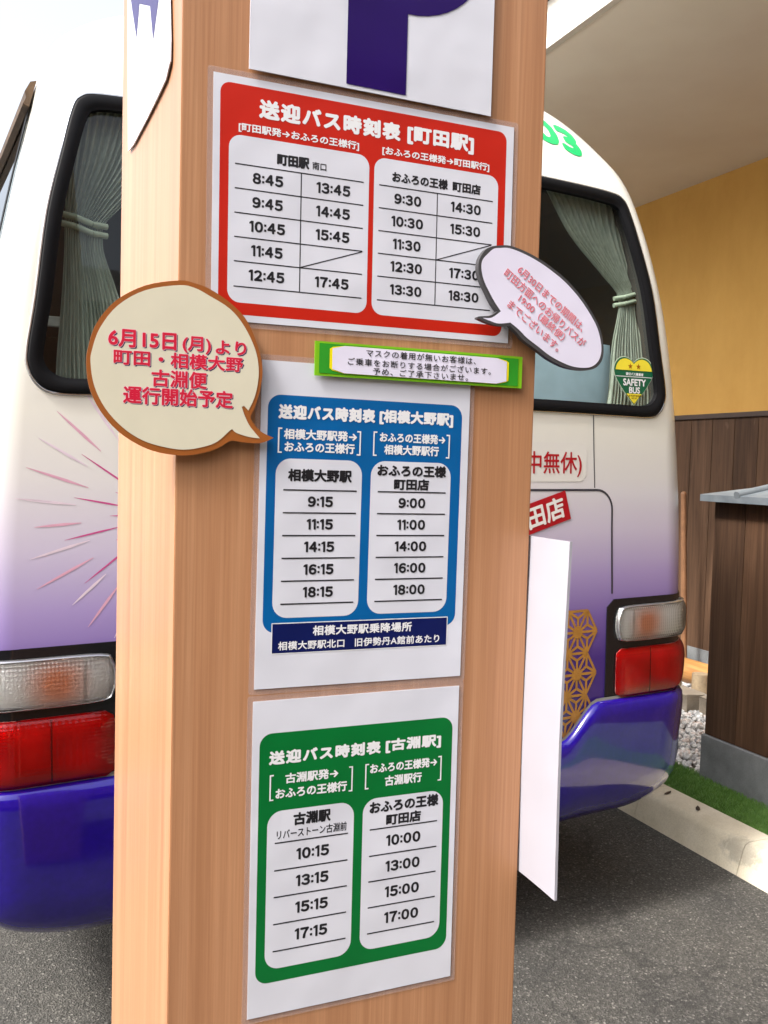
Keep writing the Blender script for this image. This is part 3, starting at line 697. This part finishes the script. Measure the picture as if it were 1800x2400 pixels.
# wheels
def wheel(x, y):
    bm = bmesh.new(); tube(bm, (-.11, 0, 0), (.11, 0, 0), .375, .375, 40); es = [e for e in bm.edges if len(e.link_faces) == 2 and any(len(f.verts) > 4 for f in e.link_faces)]
    bmesh.ops.bevel(bm, geom=es, offset=.03, segments=3, affect='EDGES')
    o = obj('wheel', bm, plain('tyre_rubber', (.018, .018, .018, 1), .8), bus, smooth=40); o.location = (x, y, .375)
    bm = bmesh.new(); sg = 1 if x > 0 else -1; tube(bm, (sg*.10, 0, 0), (sg*.118, 0, 0), .22, .19, 32); obj('rim', bm, M_trim, o, smooth=40)
for x in (-.92, .92):
    for y in (1.75, 5.6): wheel(x, y)
bm = bmesh.new(); box(bm, -.8, .4, .40, .8, 6.2, .60); obj('underbody', bm, plain('chassis_black', (.02, .02, .02, 1), .8), bus)

# safety sticker on the window (heart)
def heart(k=1.0):
    P = [(0, -.076), (.045, -.030), (.078, .012), (.0865, .034), (.083, .055), (.066, .075), (.040, .082), (.016, .076), (0, .064), (-.016, .076), (-.040, .082), (-.066, .075), (-.083, .055), (-.0865, .034), (-.078, .012), (-.045, -.030)]
    return smoothloop([(x*k, (y-.012)*k+.012) for x, y in P], 4, sharp=(0, 8))
hc = (.861, 1.772)
def hs(off): return lambda x, y: surf(hc[0]+x, hc[1]+y, off)
def clipz(pts, lo, hi):
    out = []
    for p, q in zip(pts, pts[1:]+pts[:1]):
        if lo <= p[1] <= hi: out.append(p)
        for lim in (lo, hi):
            if (p[1]-lim)*(q[1]-lim) < 0:
                t = (lim-p[1])/(q[1]-p[1]); out.append((p[0]+(q[0]-p[0])*t, lim, t, p) [:2])
    # order crossings along the edge is kept because the loop is convex enough in z
    return out
stick = root('safety_sticker', (0, 0, 0), 'green and yellow heart-shaped safety bus sticker inside the rear window corner', 'sticker')
stick.location = (1.066, 1.55, 0); stick.rotation_euler = (0, -.018, .098)
bm = bmesh.new(); poly(bm, heart(1.0), hs(-.0095)); obj('backing', bm, plain('pale_edge', srgb(190, 205, 180), .4, .01), stick)
bm = bmesh.new(); poly(bm, heart(.965), hs(-.0088)); obj('green_heart', bm, plain('sticker_green', srgb(10, 92, 62), .4, .02), stick)
M_yel = plain('sticker_yellow', srgb(232, 214, 60), .4, .03)
bm = bmesh.new(); poly(bm, clipz(heart(.90), .038, 1), hs(-.0082)); poly(bm, clipz(heart(.93), -1, -.037), hs(-.0082)); obj('yellow_fields', bm, M_yel, stick)
bm = bmesh.new()
for sx in (-.016, .019): poly(bm, [(sx+(.0105 if k % 2 == 0 else .0042)*math.cos(R(90+36*k)), .051+(.0105 if k % 2 == 0 else .0042)*math.sin(R(90+36*k))) for k in range(10)], hs(-.0076))
obj('stars', bm, plain('star_brown', srgb(160, 96, 10), .4), stick)
bm = bmesh.new(); text(bm, 'SAFETY', -.047, .051, -.012, .011, hs(-.0076), .03); text(bm, 'BUS', -.022, .025, -.036, -.015, hs(-.0076), .03)
text(bm, '貸切バス事業者', -.036, .040, .021, .031, hs(-.0076), .03); poly(bm, [(-.078, .0165), (.078, .0165), (.078, .0185), (-.078, .0185)], hs(-.0078))
obj('lettering', bm, M_wtext, stick)
bm = bmesh.new(); text(bm, '安全性評価認定', -.036, .036, -.047, -.0405, hs(-.0076), .02); text(bm, '認定', -.012, .012, -.054, -.049, hs(-.0076), .02); obj('small_print', bm, plain('sticker_brown', srgb(120, 92, 10), .4), stick)

# ------------------------------------------------------------------ pillar
X0, X1, YD, PZ = .1285, .4872, .397, 3.0
bm = bmesh.new(); box(bm, X0, 0, 0, X1, YD, PZ, .0015)
pil = obj('square_pillar', bm, M_wood); tag(pil, 'square pillar clad in orange wood grain sheet carrying the bus timetables', 'pillar')

# ------------------------------------------------------------------ timetable sheets (mm from the sheet's top left)
def sheet(name, u, v, a, wd, ht, label, mar=5):
    r = root(name, (u, 0, v), label, 'timetable', 'laminated timetable sheets on the pillar', rot=(0, -a, 0))
    def P(off): return lambda x, y: (x/1000, -off/1000, -y/1000)
    bm = bmesh.new(); slab(bm, rrect(-mar, -mar, wd+mar, ht+mar, 2.5), P(.75), P(.25)); obj('laminate_film', bm, M_film, r)
    bm = bmesh.new(); slab(bm, [(0, 0), (wd, 0), (wd, ht), (0, ht)], P(1.1), P(.6)); obj('paper', bm, M_white, r)
    return r, P
def T(bm, body, x0, x1, y0, y1, P, bold=.018, sp=1.0, **k):
    text(bm, body, x0, x1, -y1, -y0, lambda x, y: P(x, -y), bold, sp, **k)
def hline(bm, x0, x1, y, w_, P): poly(bm, [(x0, y-w_/2), (x1, y-w_/2), (x1, y+w_/2), (x0, y+w_/2)], P)
def vline(bm, x, y0, y1, w_, P): poly(bm, [(x-w_/2, y0), (x+w_/2, y0), (x+w_/2, y1), (x-w_/2, y1)], P)
def digits(bm, st, cx, y, h, fn, wt=.06, k=1.0):
    adv = {'1': .40, ':': .20}; gap = .10
    ws = [adv.get(c, .80)*h*k for c in st]; x = cx-(sum(ws)+gap*h*(len(st)-1))/2; d = wt*h
    for c, w_ in zip(st, ws):
        if c == ':':
            r_ = .105*h
            for zy in (-.20, .26): poly(bm, [(x+w_/2-r_, y+zy*h-r_), (x+w_/2+r_, y+zy*h-r_), (x+w_/2+r_, y+zy*h+r_), (x+w_/2-r_, y+zy*h+r_)], lambda a, b: fn(a, b))
        else:
            vs, fs = glyphs(chr(ord(c)+0xFEE0), 0, 1.0)
            if c == '1':
                poly(bm, [(x+w_-.21*h, y-h/2), (x+w_, y-h/2), (x+w_, y+h/2), (x+w_-.21*h, y+h/2)], lambda a, b: (fn(a, b)[0], fn(a, b)[1]-.00002, fn(a, b)[2]))
                poly(bm, [(x+w_-.21*h, y-h/2), (x+w_-.12*h, y-h/2), (x+w_-.12*h, y-h/2+.12*h), (x+w_-.21*h, y-h/2+.25*h), (x, y-h/2+.28*h), (x, y-h/2+.14*h)], lambda a, b: (fn(a, b)[0], fn(a, b)[1]-.000025, fn(a, b)[2]))
            else:
                ax, bx = min(v[0] for v in vs), max(v[0] for v in vs); ay, by = min(v[1] for v in vs), max(v[1] for v in vs)
                for q in range(8):
                    ox, oy = d*math.cos(math.pi*q/4), d*math.sin(math.pi*q/4); vv = []
                    for v in vs:
                        p = fn(x+d+(v[0]-ax)/(bx-ax)*(w_-2*d)+ox, y+h/2-d-(v[1]-ay)/(by-ay)*(h-2*d)+oy); vv.append(bm.verts.new((p[0], p[1]-.000003*q, p[2])))
                    for f in fs: bm.faces.new([vv[i] for i in f])
        x += w_+gap*h
def times(bm, lst, cx, ys, h, w5, P):
    for st, y in zip(lst, ys):
        if st: digits(bm, st, cx, y, h, P)
def brackets(bm, xl, xr, y0, y1, P, w_=1.3, arm=3.2):
    for x, d in ((xl, 1), (xr, -1)):
        vline(bm, x, y0, y1, w_, P)
        for y in (y0, y1): hline(bm, min(x-d*w_/2, x+d*arm), max(x-d*w_/2, x+d*arm), y, w_, lambda a, b: (P(a, b)[0], P(a, b)[1]-.00001, P(a, b)[2]))
def fields(r, P, fld, mat, panels):
    bm = bmesh.new(); poly(bm, rrect(*fld), P(1.15)); obj('colour_field', bm, mat, r)
    for p in panels:
        bm = bmesh.new(); poly(bm, rrect(*p), P(1.2)); obj('time_panel', bm, M_white, r)

# red
r, P = sheet('red_timetable', .1557, 1.8318, .0059, 297, 210, 'landscape sheet with red field and two columns of bus times, topmost timetable')
fields(r, P, (6, 6.3, 289, 204, 9), M_red, [(14, 49.6, 145, 193.5, 11), (150, 49.6, 281, 193.5, 11)])
bm = bmesh.new(); Q = P(1.32)
T(bm, '送迎バス時刻表', 40.2, 175.7, 15.8, 32.5, Q, 0.052, 1.16); T(bm, '[町田駅]', 182.5, 253, 15.3, 33.0, Q, 0.052, 1.08)
T(bm, '[町田駅発→おふろの王様行]', 22.3, 134.5, 38.6, 47, Q, 0.032); T(bm, '[おふろの王様発→町田駅行]', 157.6, 270.5, 38.6, 47, Q, 0.032)
obj('white_lettering', bm, M_wtext, r)
bm = bmesh.new()
T(bm, '町田駅', 57.1, 87.2, 60.2, 70.5, Q, 0.052); T(bm, '南口', 90, 103.2, 62.6, 69.6, Q, 0.018); T(bm, 'おふろの王様', 168, 226, 60.2, 70, Q, 0.044); T(bm, '町田店', 231, 261.6, 60.4, 70.2, Q, 0.044)
ry = [74.3, 95.1, 116, 136.8, 157.8, 179.6]
for i, y in enumerate(ry):
    for x in (19.5, 155.2): hline(bm, x, x+120.2, y, 1.0, Q)
for x in (79.8, 215.2): vline(bm, x, 74.3, 180, .95, P(1.3))
for x, dy in ((79.8, 0), (215.2, -20.9)): poly(bm, [(x, 157.2+dy), (x+59.8, 136.8+dy), (x+59.8, 137.8+dy), (x, 158.2+dy)], P(1.31))
rc = [(ry[i]+ry[i+1])/2 for i in range(5)]
times(bm, ['8:45', '9:45', '10:45', '11:45', '12:45'], 49.2, rc, 9.6, 34, Q); times(bm, ['13:45', '14:45', '15:45', None, '17:45'], 110.5, rc, 9.6, 33, Q)
times(bm, ['9:30', '10:30', '11:30', '12:30', '13:30'], 184.5, rc, 9.6, 34, Q); times(bm, ['14:30', '15:30', None, '17:30', '18:30'], 246, rc, 9.6, 33.5, Q)
obj('black_lettering', bm, M_ink, r)
# blue
r, P = sheet('blue_timetable', .2035, 1.5902, -.0049, 210, 297, 'portrait sheet with blue field of bus times and a navy strip, between two other timetables')
fields(r, P, (6.3, 30, 202, 246, 12), M_blue, [(15, 87, 98.6, 232.5, 14), (107.6, 86.5, 191.7, 231.8, 14)])
bm = bmesh.new(); poly(bm, [(14.8, 237), (193.8, 237), (193.8, 265.6), (14.8, 265.6)], P(1.25)); nv = obj('notice_strip_border', bm, M_wtext, r)
bm = bmesh.new(); poly(bm, [(15.6, 237.8), (193, 237.8), (193, 264.8), (15.6, 264.8)], P(1.3)); obj('notice_strip', bm, M_navy, nv)
bm = bmesh.new(); Q = P(1.4)
T(bm, '送迎バス時刻表', 16.1, 110.3, 38.1, 51.5, Q, 0.052, 1.12); T(bm, '[相模大野駅]', 114.5, 192.3, 37.8, 52, Q, 0.052, 1.05)
brackets(bm, 16.9, 95.8, 60, 81.5, Q); brackets(bm, 109.6, 188.8, 59.5, 81.2, Q)
T(bm, '相模大野駅発→', 21.7, 92.5, 60, 69.6, Q, 0.035); T(bm, 'おふろの王様行', 22.5, 90.5, 71.4, 81, Q, 0.035)
T(bm, 'おふろの王様発→', 115.4, 184.5, 59.2, 68.6, Q, 0.035); T(bm, '相模大野駅行', 120.3, 177.9, 70.6, 80.2, Q, 0.035)
T(bm, '相模大野駅乗降場所', 54.3, 155.3, 240.6, 250, Q, 0.032, 1.06); T(bm, '相模大野駅北口', 21.3, 86, 254.2, 262.3, Q, 0.025, 1.06); T(bm, '旧伊勢丹A館前あたり', 96.5, 185.3, 254, 262.2, Q, 0.025, 1.06)
obj('white_lettering', bm, M_wtext, r)
bm = bmesh.new()
T(bm, '相模大野駅', 26.5, 88.5, 96, 107.6, Q, 0.044); T(bm, 'おふろの王様', 114, 186.5, 89.5, 100.8, Q, 0.044); T(bm, '町田店', 131.5, 168.5, 102.6, 113.6, Q, 0.044)
ry = [115.4, 136.2, 157, 177.8, 198.7, 219.8]; rc = [(ry[i]+ry[i+1])/2 for i in range(5)]
for y in ry: hline(bm, 22.5, 93.7, y, 1.25, Q); hline(bm, 115, 186.8, y, 1.25, Q)
times(bm, ['9:15', '11:15', '14:15', '16:15', '18:15'], 58.3, rc, 9.8, 37.5, Q); times(bm, ['9:00', '11:00', '14:00', '16:00', '18:00'], 151, rc, 9.8, 38.5, Q)
obj('black_lettering', bm, M_ink, r)
# green
r, P = sheet('green_timetable', .2014, 1.2820, .0009, 210, 297, 'portrait sheet with green field of bus times, lowest timetable on the pillar')
fields(r, P, (6.8, 30.5, 204, 266, 12), M_green, [(15.5, 103.8, 100.9, 253.5, 14), (110, 103.4, 195.8, 252.6, 14)])
bm = bmesh.new(); Q = P(1.32)
T(bm, '送迎バス時刻表', 15.8, 127, 47.1, 60.2, Q, 0.052, 1.18); T(bm, '[古淵駅]', 132, 191.6, 46.5, 60.5, Q, 0.052, 1.1)
brackets(bm, 17.6, 98, 70, 93, Q); brackets(bm, 112, 192.3, 69.5, 93, Q)
T(bm, '古淵駅発→', 31.8, 84, 69.2, 79, Q, 0.035); T(bm, 'おふろの王様行', 22.7, 93, 82.6, 92.6, Q, 0.035); T(bm, 'おふろの王様発→', 116.3, 188, 69.2, 79, Q, 0.035); T(bm, '古淵駅行', 132, 171.6, 82.6, 92.8, Q, 0.035)
obj('white_lettering', bm, M_wtext, r)
bm = bmesh.new()
T(bm, '古淵駅', 40.5, 77.3, 107.4, 119.6, Q, 0.044); T(bm, 'リバーストーン古淵前', 24.7, 93.7, 122.2, 130.9, Q, 0.014); T(bm, 'おふろの王様', 116.8, 190.6, 106.4, 118.6, Q, 0.044); T(bm, '町田店', 134.5, 171.9, 120.6, 132, Q, 0.044)
ry = [134, 160, 185.3, 211, 236.8]; rc = [(ry[i]+ry[i+1])/2 for i in range(4)]
for y in ry: hline(bm, 23, 95.3, y, 1.25, Q); hline(bm, 117.5, 189.8, y, 1.25, Q)
times(bm, ['10:15', '13:15', '15:15', '17:15'], 60.3, rc, 10.8, 37.5, Q); times(bm, ['10:00', '13:00', '15:00', '17:00'], 153.5, rc, 10.8, 38.5, Q)
obj('black_lettering', bm, M_ink, r)

# ------------------------------------------------------------------ other sheets
def F(off): return lambda x, z: (x, -off, z)
# top sheet with the purple P
r = root('letter_sheet', (.186, 0, 1.839), 'white sheet with a large purple letter P above the red timetable', 'poster')
def Fl(off, o=(.186, 1.839)): return lambda x, z: (x-o[0], -off, z-o[1])
bm = bmesh.new(); slab(bm, [(.186, 1.839), (.425, 1.839), (.425, 2.16), (.186, 2.16)], Fl(.0036), Fl(.0024)); obj('paper', bm, M_white, r)
bm = bmesh.new(); cx, cz, ro, ri = .334, 1.982, .066, .028
out = [(.2755, 1.8425), (.3345, 1.8425), (.3345, cz-ro)]+[(cx+(ro+.012)*math.sin(R(a)), cz-ro*math.cos(R(a))) for a in range(8, 181, 8)]+[(.2755, cz+ro)]
hole = [(.3345, cz-ri), (.3345, cz+ri)]+[(cx+ri*math.sin(R(a)), cz-ri*math.cos(R(a))) for a in range(172, 7, -8)]
poly(bm, out, Fl(.0040)); obj('letter', bm, M_purple, r)
bm = bmesh.new(); poly(bm, hole, Fl(.0043)); obj('letter_hole', bm, M_white, r)

# mask notice
r = root('mask_notice', (.2515, 0, 1.579), 'narrow green bordered notice strip below the red timetable', 'notice')
def Fn(off): return lambda x, z: (x-.2515, -off, z-1.579)
M_lime = paper('lime_print', srgb(122, 186, 30)); M_leaf = paper('leaf_green_print', srgb(48, 150, 40)); M_yell = paper('yellow_print', srgb(240, 226, 20)); M_lilac = paper('lilac_paper', srgb(226, 222, 240))
bm = bmesh.new(); slab(bm, [(.2515, 1.579), (.4692, 1.5795), (.4692, 1.6108), (.2515, 1.6102)], Fn(.0046), Fn(.0034)); obj('strip', bm, M_lime, r)
bm = bmesh.new(); poly(bm, [(.2555, 1.5815), (.4645, 1.5815), (.4645, 1.6085), (.2555, 1.6085)], Fn(.0049)); obj('green_band', bm, M_leaf, r)
bm = bmesh.new(); poly(bm, [(.2655, 1.5865), (.2685, 1.5845), (.2800, 1.5822), (.4400, 1.5822), (.4505, 1.5845), (.4535, 1.5862), (.4535, 1.6040), (.4505, 1.6058), (.4400, 1.6076), (.2800, 1.6076), (.2685, 1.6058), (.2655, 1.6040)], Fn(.0052)); obj('yellow_edge', bm, M_yell, r)
bm = bmesh.new(); poly(bm, [(.2680, 1.5858), (.2800, 1.5826), (.4400, 1.5826), (.4510, 1.5855), (.4510, 1.6045), (.4400, 1.6074), (.2800, 1.6074), (.2680, 1.6045)], Fn(.0055)); obj('paper', bm, M_lilac, r)
bm = bmesh.new()
text(bm, 'マスクの着用が無いお客様は、', .301, .416, 1.5994, 1.6062, Fn(.0058), .012, 1.12); text(bm, 'ご乗車をお断りする場合がございます。', .283, .433, 1.5906, 1.5974, Fn(.0058), .012, 1.12); text(bm, '予め、ご了承下さいませ。', .308, .408, 1.5832, 1.5896, Fn(.0058), .012, 1.12)
obj('lettering', bm, M_ink, r)

# speech bubbles
B1o = [(.128, 1.651), (.1, 1.644), (.076, 1.629), (.061, 1.609), (.055, 1.59), (.0535, 1.577), (.056, 1.557), (.065, 1.538), (.079, 1.522), (.096, 1.511), (.113, 1.505), (.134, 1.503), (.152, 1.506), (.165, 1.511), (.175, 1.517), (.186, 1.516), (.202, 1.516), (.2135, 1.521), (.202, 1.526), (.194, 1.534), (.192, 1.539), (.197, 1.551), (.201, 1.567), (.202, 1.582), (.198, 1.599), (.188, 1.621), (.174, 1.635), (.155, 1.646), (.141, 1.65)]
B1i = [(.128, 1.647), (.1, 1.64), (.078, 1.6255), (.064, 1.606), (.058, 1.588), (.0568, 1.577), (.06, 1.558), (.069, 1.54), (.083, 1.525), (.099, 1.515), (.116, 1.51), (.134, 1.508), (.151, 1.511), (.163, 1.516), (.174, 1.526), (.176, 1.527), (.18, 1.524), (.191, 1.521), (.201, 1.520), (.192, 1.530), (.187, 1.539), (.184, 1.547), (.186, 1.548), (.19, 1.544), (.195, 1.555), (.198, 1.568), (.1985, 1.582), (.195, 1.598), (.185, 1.617), (.172, 1.631), (.153, 1.641), (.141, 1.646)]
def thin(name, col, k, rough=.4):
    b = MatB(name); t = b.n('BsdfTranslucent'); t.inputs[0].default_value = col; x = b.n('MixShader'); x.inputs[0].default_value = k
    n = b.noise(b.coord(), 30, 3); b.set(b.ramp(n, [(.3, tuple(c*.95 for c in col[:3])+(1,)), (.7, col)]), rough); b.l(b.p.outputs[0], x.inputs[1]); b.l(t.outputs[0], x.inputs[2]); b.l(x.outputs[0], b.o.inputs[0]); return b.m
M_cream = thin('cream_card', srgb(230, 224, 200), .12); M_brown = thin('brown_card_edge', srgb(160, 92, 40), .06)
r = root('round_speech_bubble', (.128, 0, 1.577), 'round cream speech bubble with brown rim and crimson lettering on the pillar corner', 'sign', 'speech bubble cutouts on the pillar')
def G(off): return lambda x, z: (x-.128, -off, z-1.577)
bm = bmesh.new(); slab(bm, smoothloop(B1o, 4, (17, 20)), G(.0078), G(.0066)); obj('brown_rim', bm, M_brown, r)
bm = bmesh.new(); poly(bm, smoothloop(B1i, 4, (15, 18, 21, 22, 23)), G(.0081)); obj('cream_face', bm, M_cream, r)
bs, bw, bc = bmesh.new(), bmesh.new(), bmesh.new()
for body, x0, x1, z0_, z1_ in (('6月15日', .0705, .1265, 1.5915, 1.6065), ('(月)', .1315, .156, 1.5905, 1.6050), ('より', .160, .187, 1.5915, 1.6035), ('町田・相模大野', .075, .1845, 1.577, 1.590), ('古淵便', .106, .153, 1.5605, 1.575), ('運行開始予定', .083, .176, 1.5450, 1.5600)):
    text(bs, body, x0, x1, z0_, z1_, G(.00815), .028, dx=.0010, dy=-.0009); text(bw, body, x0, x1, z0_, z1_, G(.00822), .028, grow=.025); text(bc, body, x0, x1, z0_, z1_, G(.0083), .028)
obj('shadow_lettering', bs, M_navytext, r); obj('outline_lettering', bw, M_palepink, r); obj('crimson_lettering', bc, M_crimson, r)

B2o = [(.435, 1.715), (.446, 1.716), (.462, 1.713), (.48, 1.707), (.497, 1.699), (.514, 1.689), (.531, 1.675), (.544, 1.661), (.554, 1.647), (.559, 1.634), (.5605, 1.621), (.5585, 1.612), (.552, 1.605), (.541, 1.6015), (.524, 1.6015), (.51, 1.604), (.494, 1.610), (.48, 1.618), (.465, 1.626), (.457, 1.633), (.449, 1.639), (.435, 1.638), (.423, 1.640), (.413, 1.643), (.414, 1.645), (.427, 1.647), (.4345, 1.652), (.428, 1.659), (.421, 1.67), (.415, 1.68), (.412, 1.69), (.413, 1.7), (.419, 1.709), (.426, 1.713)]
B2i = [(.435, 1.7125), (.445, 1.7135), (.46, 1.7105), (.478, 1.7045), (.495, 1.6965), (.512, 1.6865), (.5285, 1.673), (.5415, 1.659), (.551, 1.646), (.556, 1.633), (.5575, 1.622), (.555, 1.613), (.549, 1.607), (.54, 1.604), (.525, 1.604), (.512, 1.607), (.496, 1.613), (.482, 1.621), (.468, 1.629), (.459, 1.636), (.449, 1.642), (.436, 1.640), (.427, 1.6415), (.418, 1.644), (.428, 1.645), (.438, 1.652), (.431, 1.66), (.424, 1.67), (.418, 1.68), (.415, 1.691), (.416, 1.699), (.422, 1.706), (.428, 1.711)]
r = root('oval_speech_bubble', (.487, 0, 1.66), 'tilted white oval speech bubble with thick dark rim overhanging the pillar edge', 'sign', 'speech bubble cutouts on the pillar')
def G2(off): return lambda x, z: (x-.487, -off, z-1.66)
bm = bmesh.new(); slab(bm, smoothloop(B2o, 4, (20, 23, 26)), G2(.0125), G2(.0062)); obj('dark_rim', bm, plain('charcoal_board', (.060, .058, .062, 1), .5), r)
bm = bmesh.new(); poly(bm, smoothloop(B2i, 4, (20, 23, 25)), G2(.0128)); obj('white_face', bm, M_lilac, r)
bm = bmesh.new(); bw = bmesh.new(); A2 = R(-34)
for body, cx, cz, ln, ht in (('6月30日までの期間は、', .4955, 1.6690, .094, .0090), ('町田方面へのお帰りバスが', .4890, 1.6590, .114, .0092), ('19:00（最終便）', .4850, 1.6495, .064, .0088), ('までございます。', .4765, 1.6410, .072, .0088)):
    fn = lambda x, z, o=.0131, cx=cx, cz=cz: G2(o)(cx+math.cos(A2)*x-math.sin(A2)*z, cz+math.sin(A2)*x+math.cos(A2)*z)
    text(bw, body, -ln/2, ln/2, -ht/2, ht/2, fn, .01, grow=.03); text(bm, body, -ln/2, ln/2, -ht/2, ht/2, lambda x, z, f=fn: f(x, z, .0132), .0)
obj('outline_lettering', bw, M_palepink, r); obj('rose_lettering', bm, M_pinkink, r)

# white board on the right face, standing out towards the viewer
bm = bmesh.new(); NY, NZ = 8, 16; F_, K_ = [], []
for j in range(NZ+1):
    z = 1.081+.35*j/NZ; r0, r1 = [], []
    for i in range(NY+1):
        y = -.067+.217*i/NY+.0012*math.sin(9*z+.5)*(i == 0); x = .4890+.0012*math.sin(14*z+3*y)-.0022*max(0, -y/.067)**2*math.sin(7*z)
        r0.append(bm.verts.new((x, y, z))); r1.append(bm.verts.new((x+.003, y, z)))
    F_.append(r0); K_.append(r1)
for j in range(NZ):
    for i in range(NY):
        bm.faces.new((F_[j][i], F_[j+1][i], F_[j+1][i+1], F_[j][i+1])); bm.faces.new((K_[j][i], K_[j][i+1], K_[j+1][i+1], K_[j+1][i]))
    bm.faces.new((F_[j][0], K_[j][0], K_[j+1][0], F_[j+1][0])); bm.faces.new((F_[j][NY], F_[j+1][NY], K_[j+1][NY], K_[j][NY]))
for i in range(NY):
    bm.faces.new((F_[0][i], F_[0][i+1], K_[0][i+1], K_[0][i])); bm.faces.new((F_[NZ][i], K_[NZ][i], K_[NZ][i+1], F_[NZ][i+1]))
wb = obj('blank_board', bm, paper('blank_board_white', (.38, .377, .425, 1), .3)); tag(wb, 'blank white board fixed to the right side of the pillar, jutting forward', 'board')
# paper on the left face
r = root('torn_poster', (.1285, .15, 1.9), 'white paper with purple print, cut to a point, on the left face of pillar', 'poster')
def H(off): return lambda y, z: (-off, y-.15, z-1.9)
PP = [(.345, 2.16), (.337, 2.034), (.316, 1.854), (.269, 1.848), (.171, 1.844), (.107, 1.8425), (.061, 1.8425), (.040, 1.850), (.0395, 1.867), (.0475, 1.907), (.055, 1.95), (.06, 2.16)]
bm = bmesh.new(); slab(bm, PP[::-1], H(.0030), H(.0018)); obj('paper', bm, M_white, r)
bm = bmesh.new(); poly(bm, [(.300, 2.14), (.306, 2.02), (.296, 2.007), (.255, 1.957), (.235, 1.985), (.16, 1.95), (.137, 1.907), (.106, 1.932), (.09, 2.0), (.088, 2.14)], H(.0033)); obj('purple_print', bm, M_purple, r)
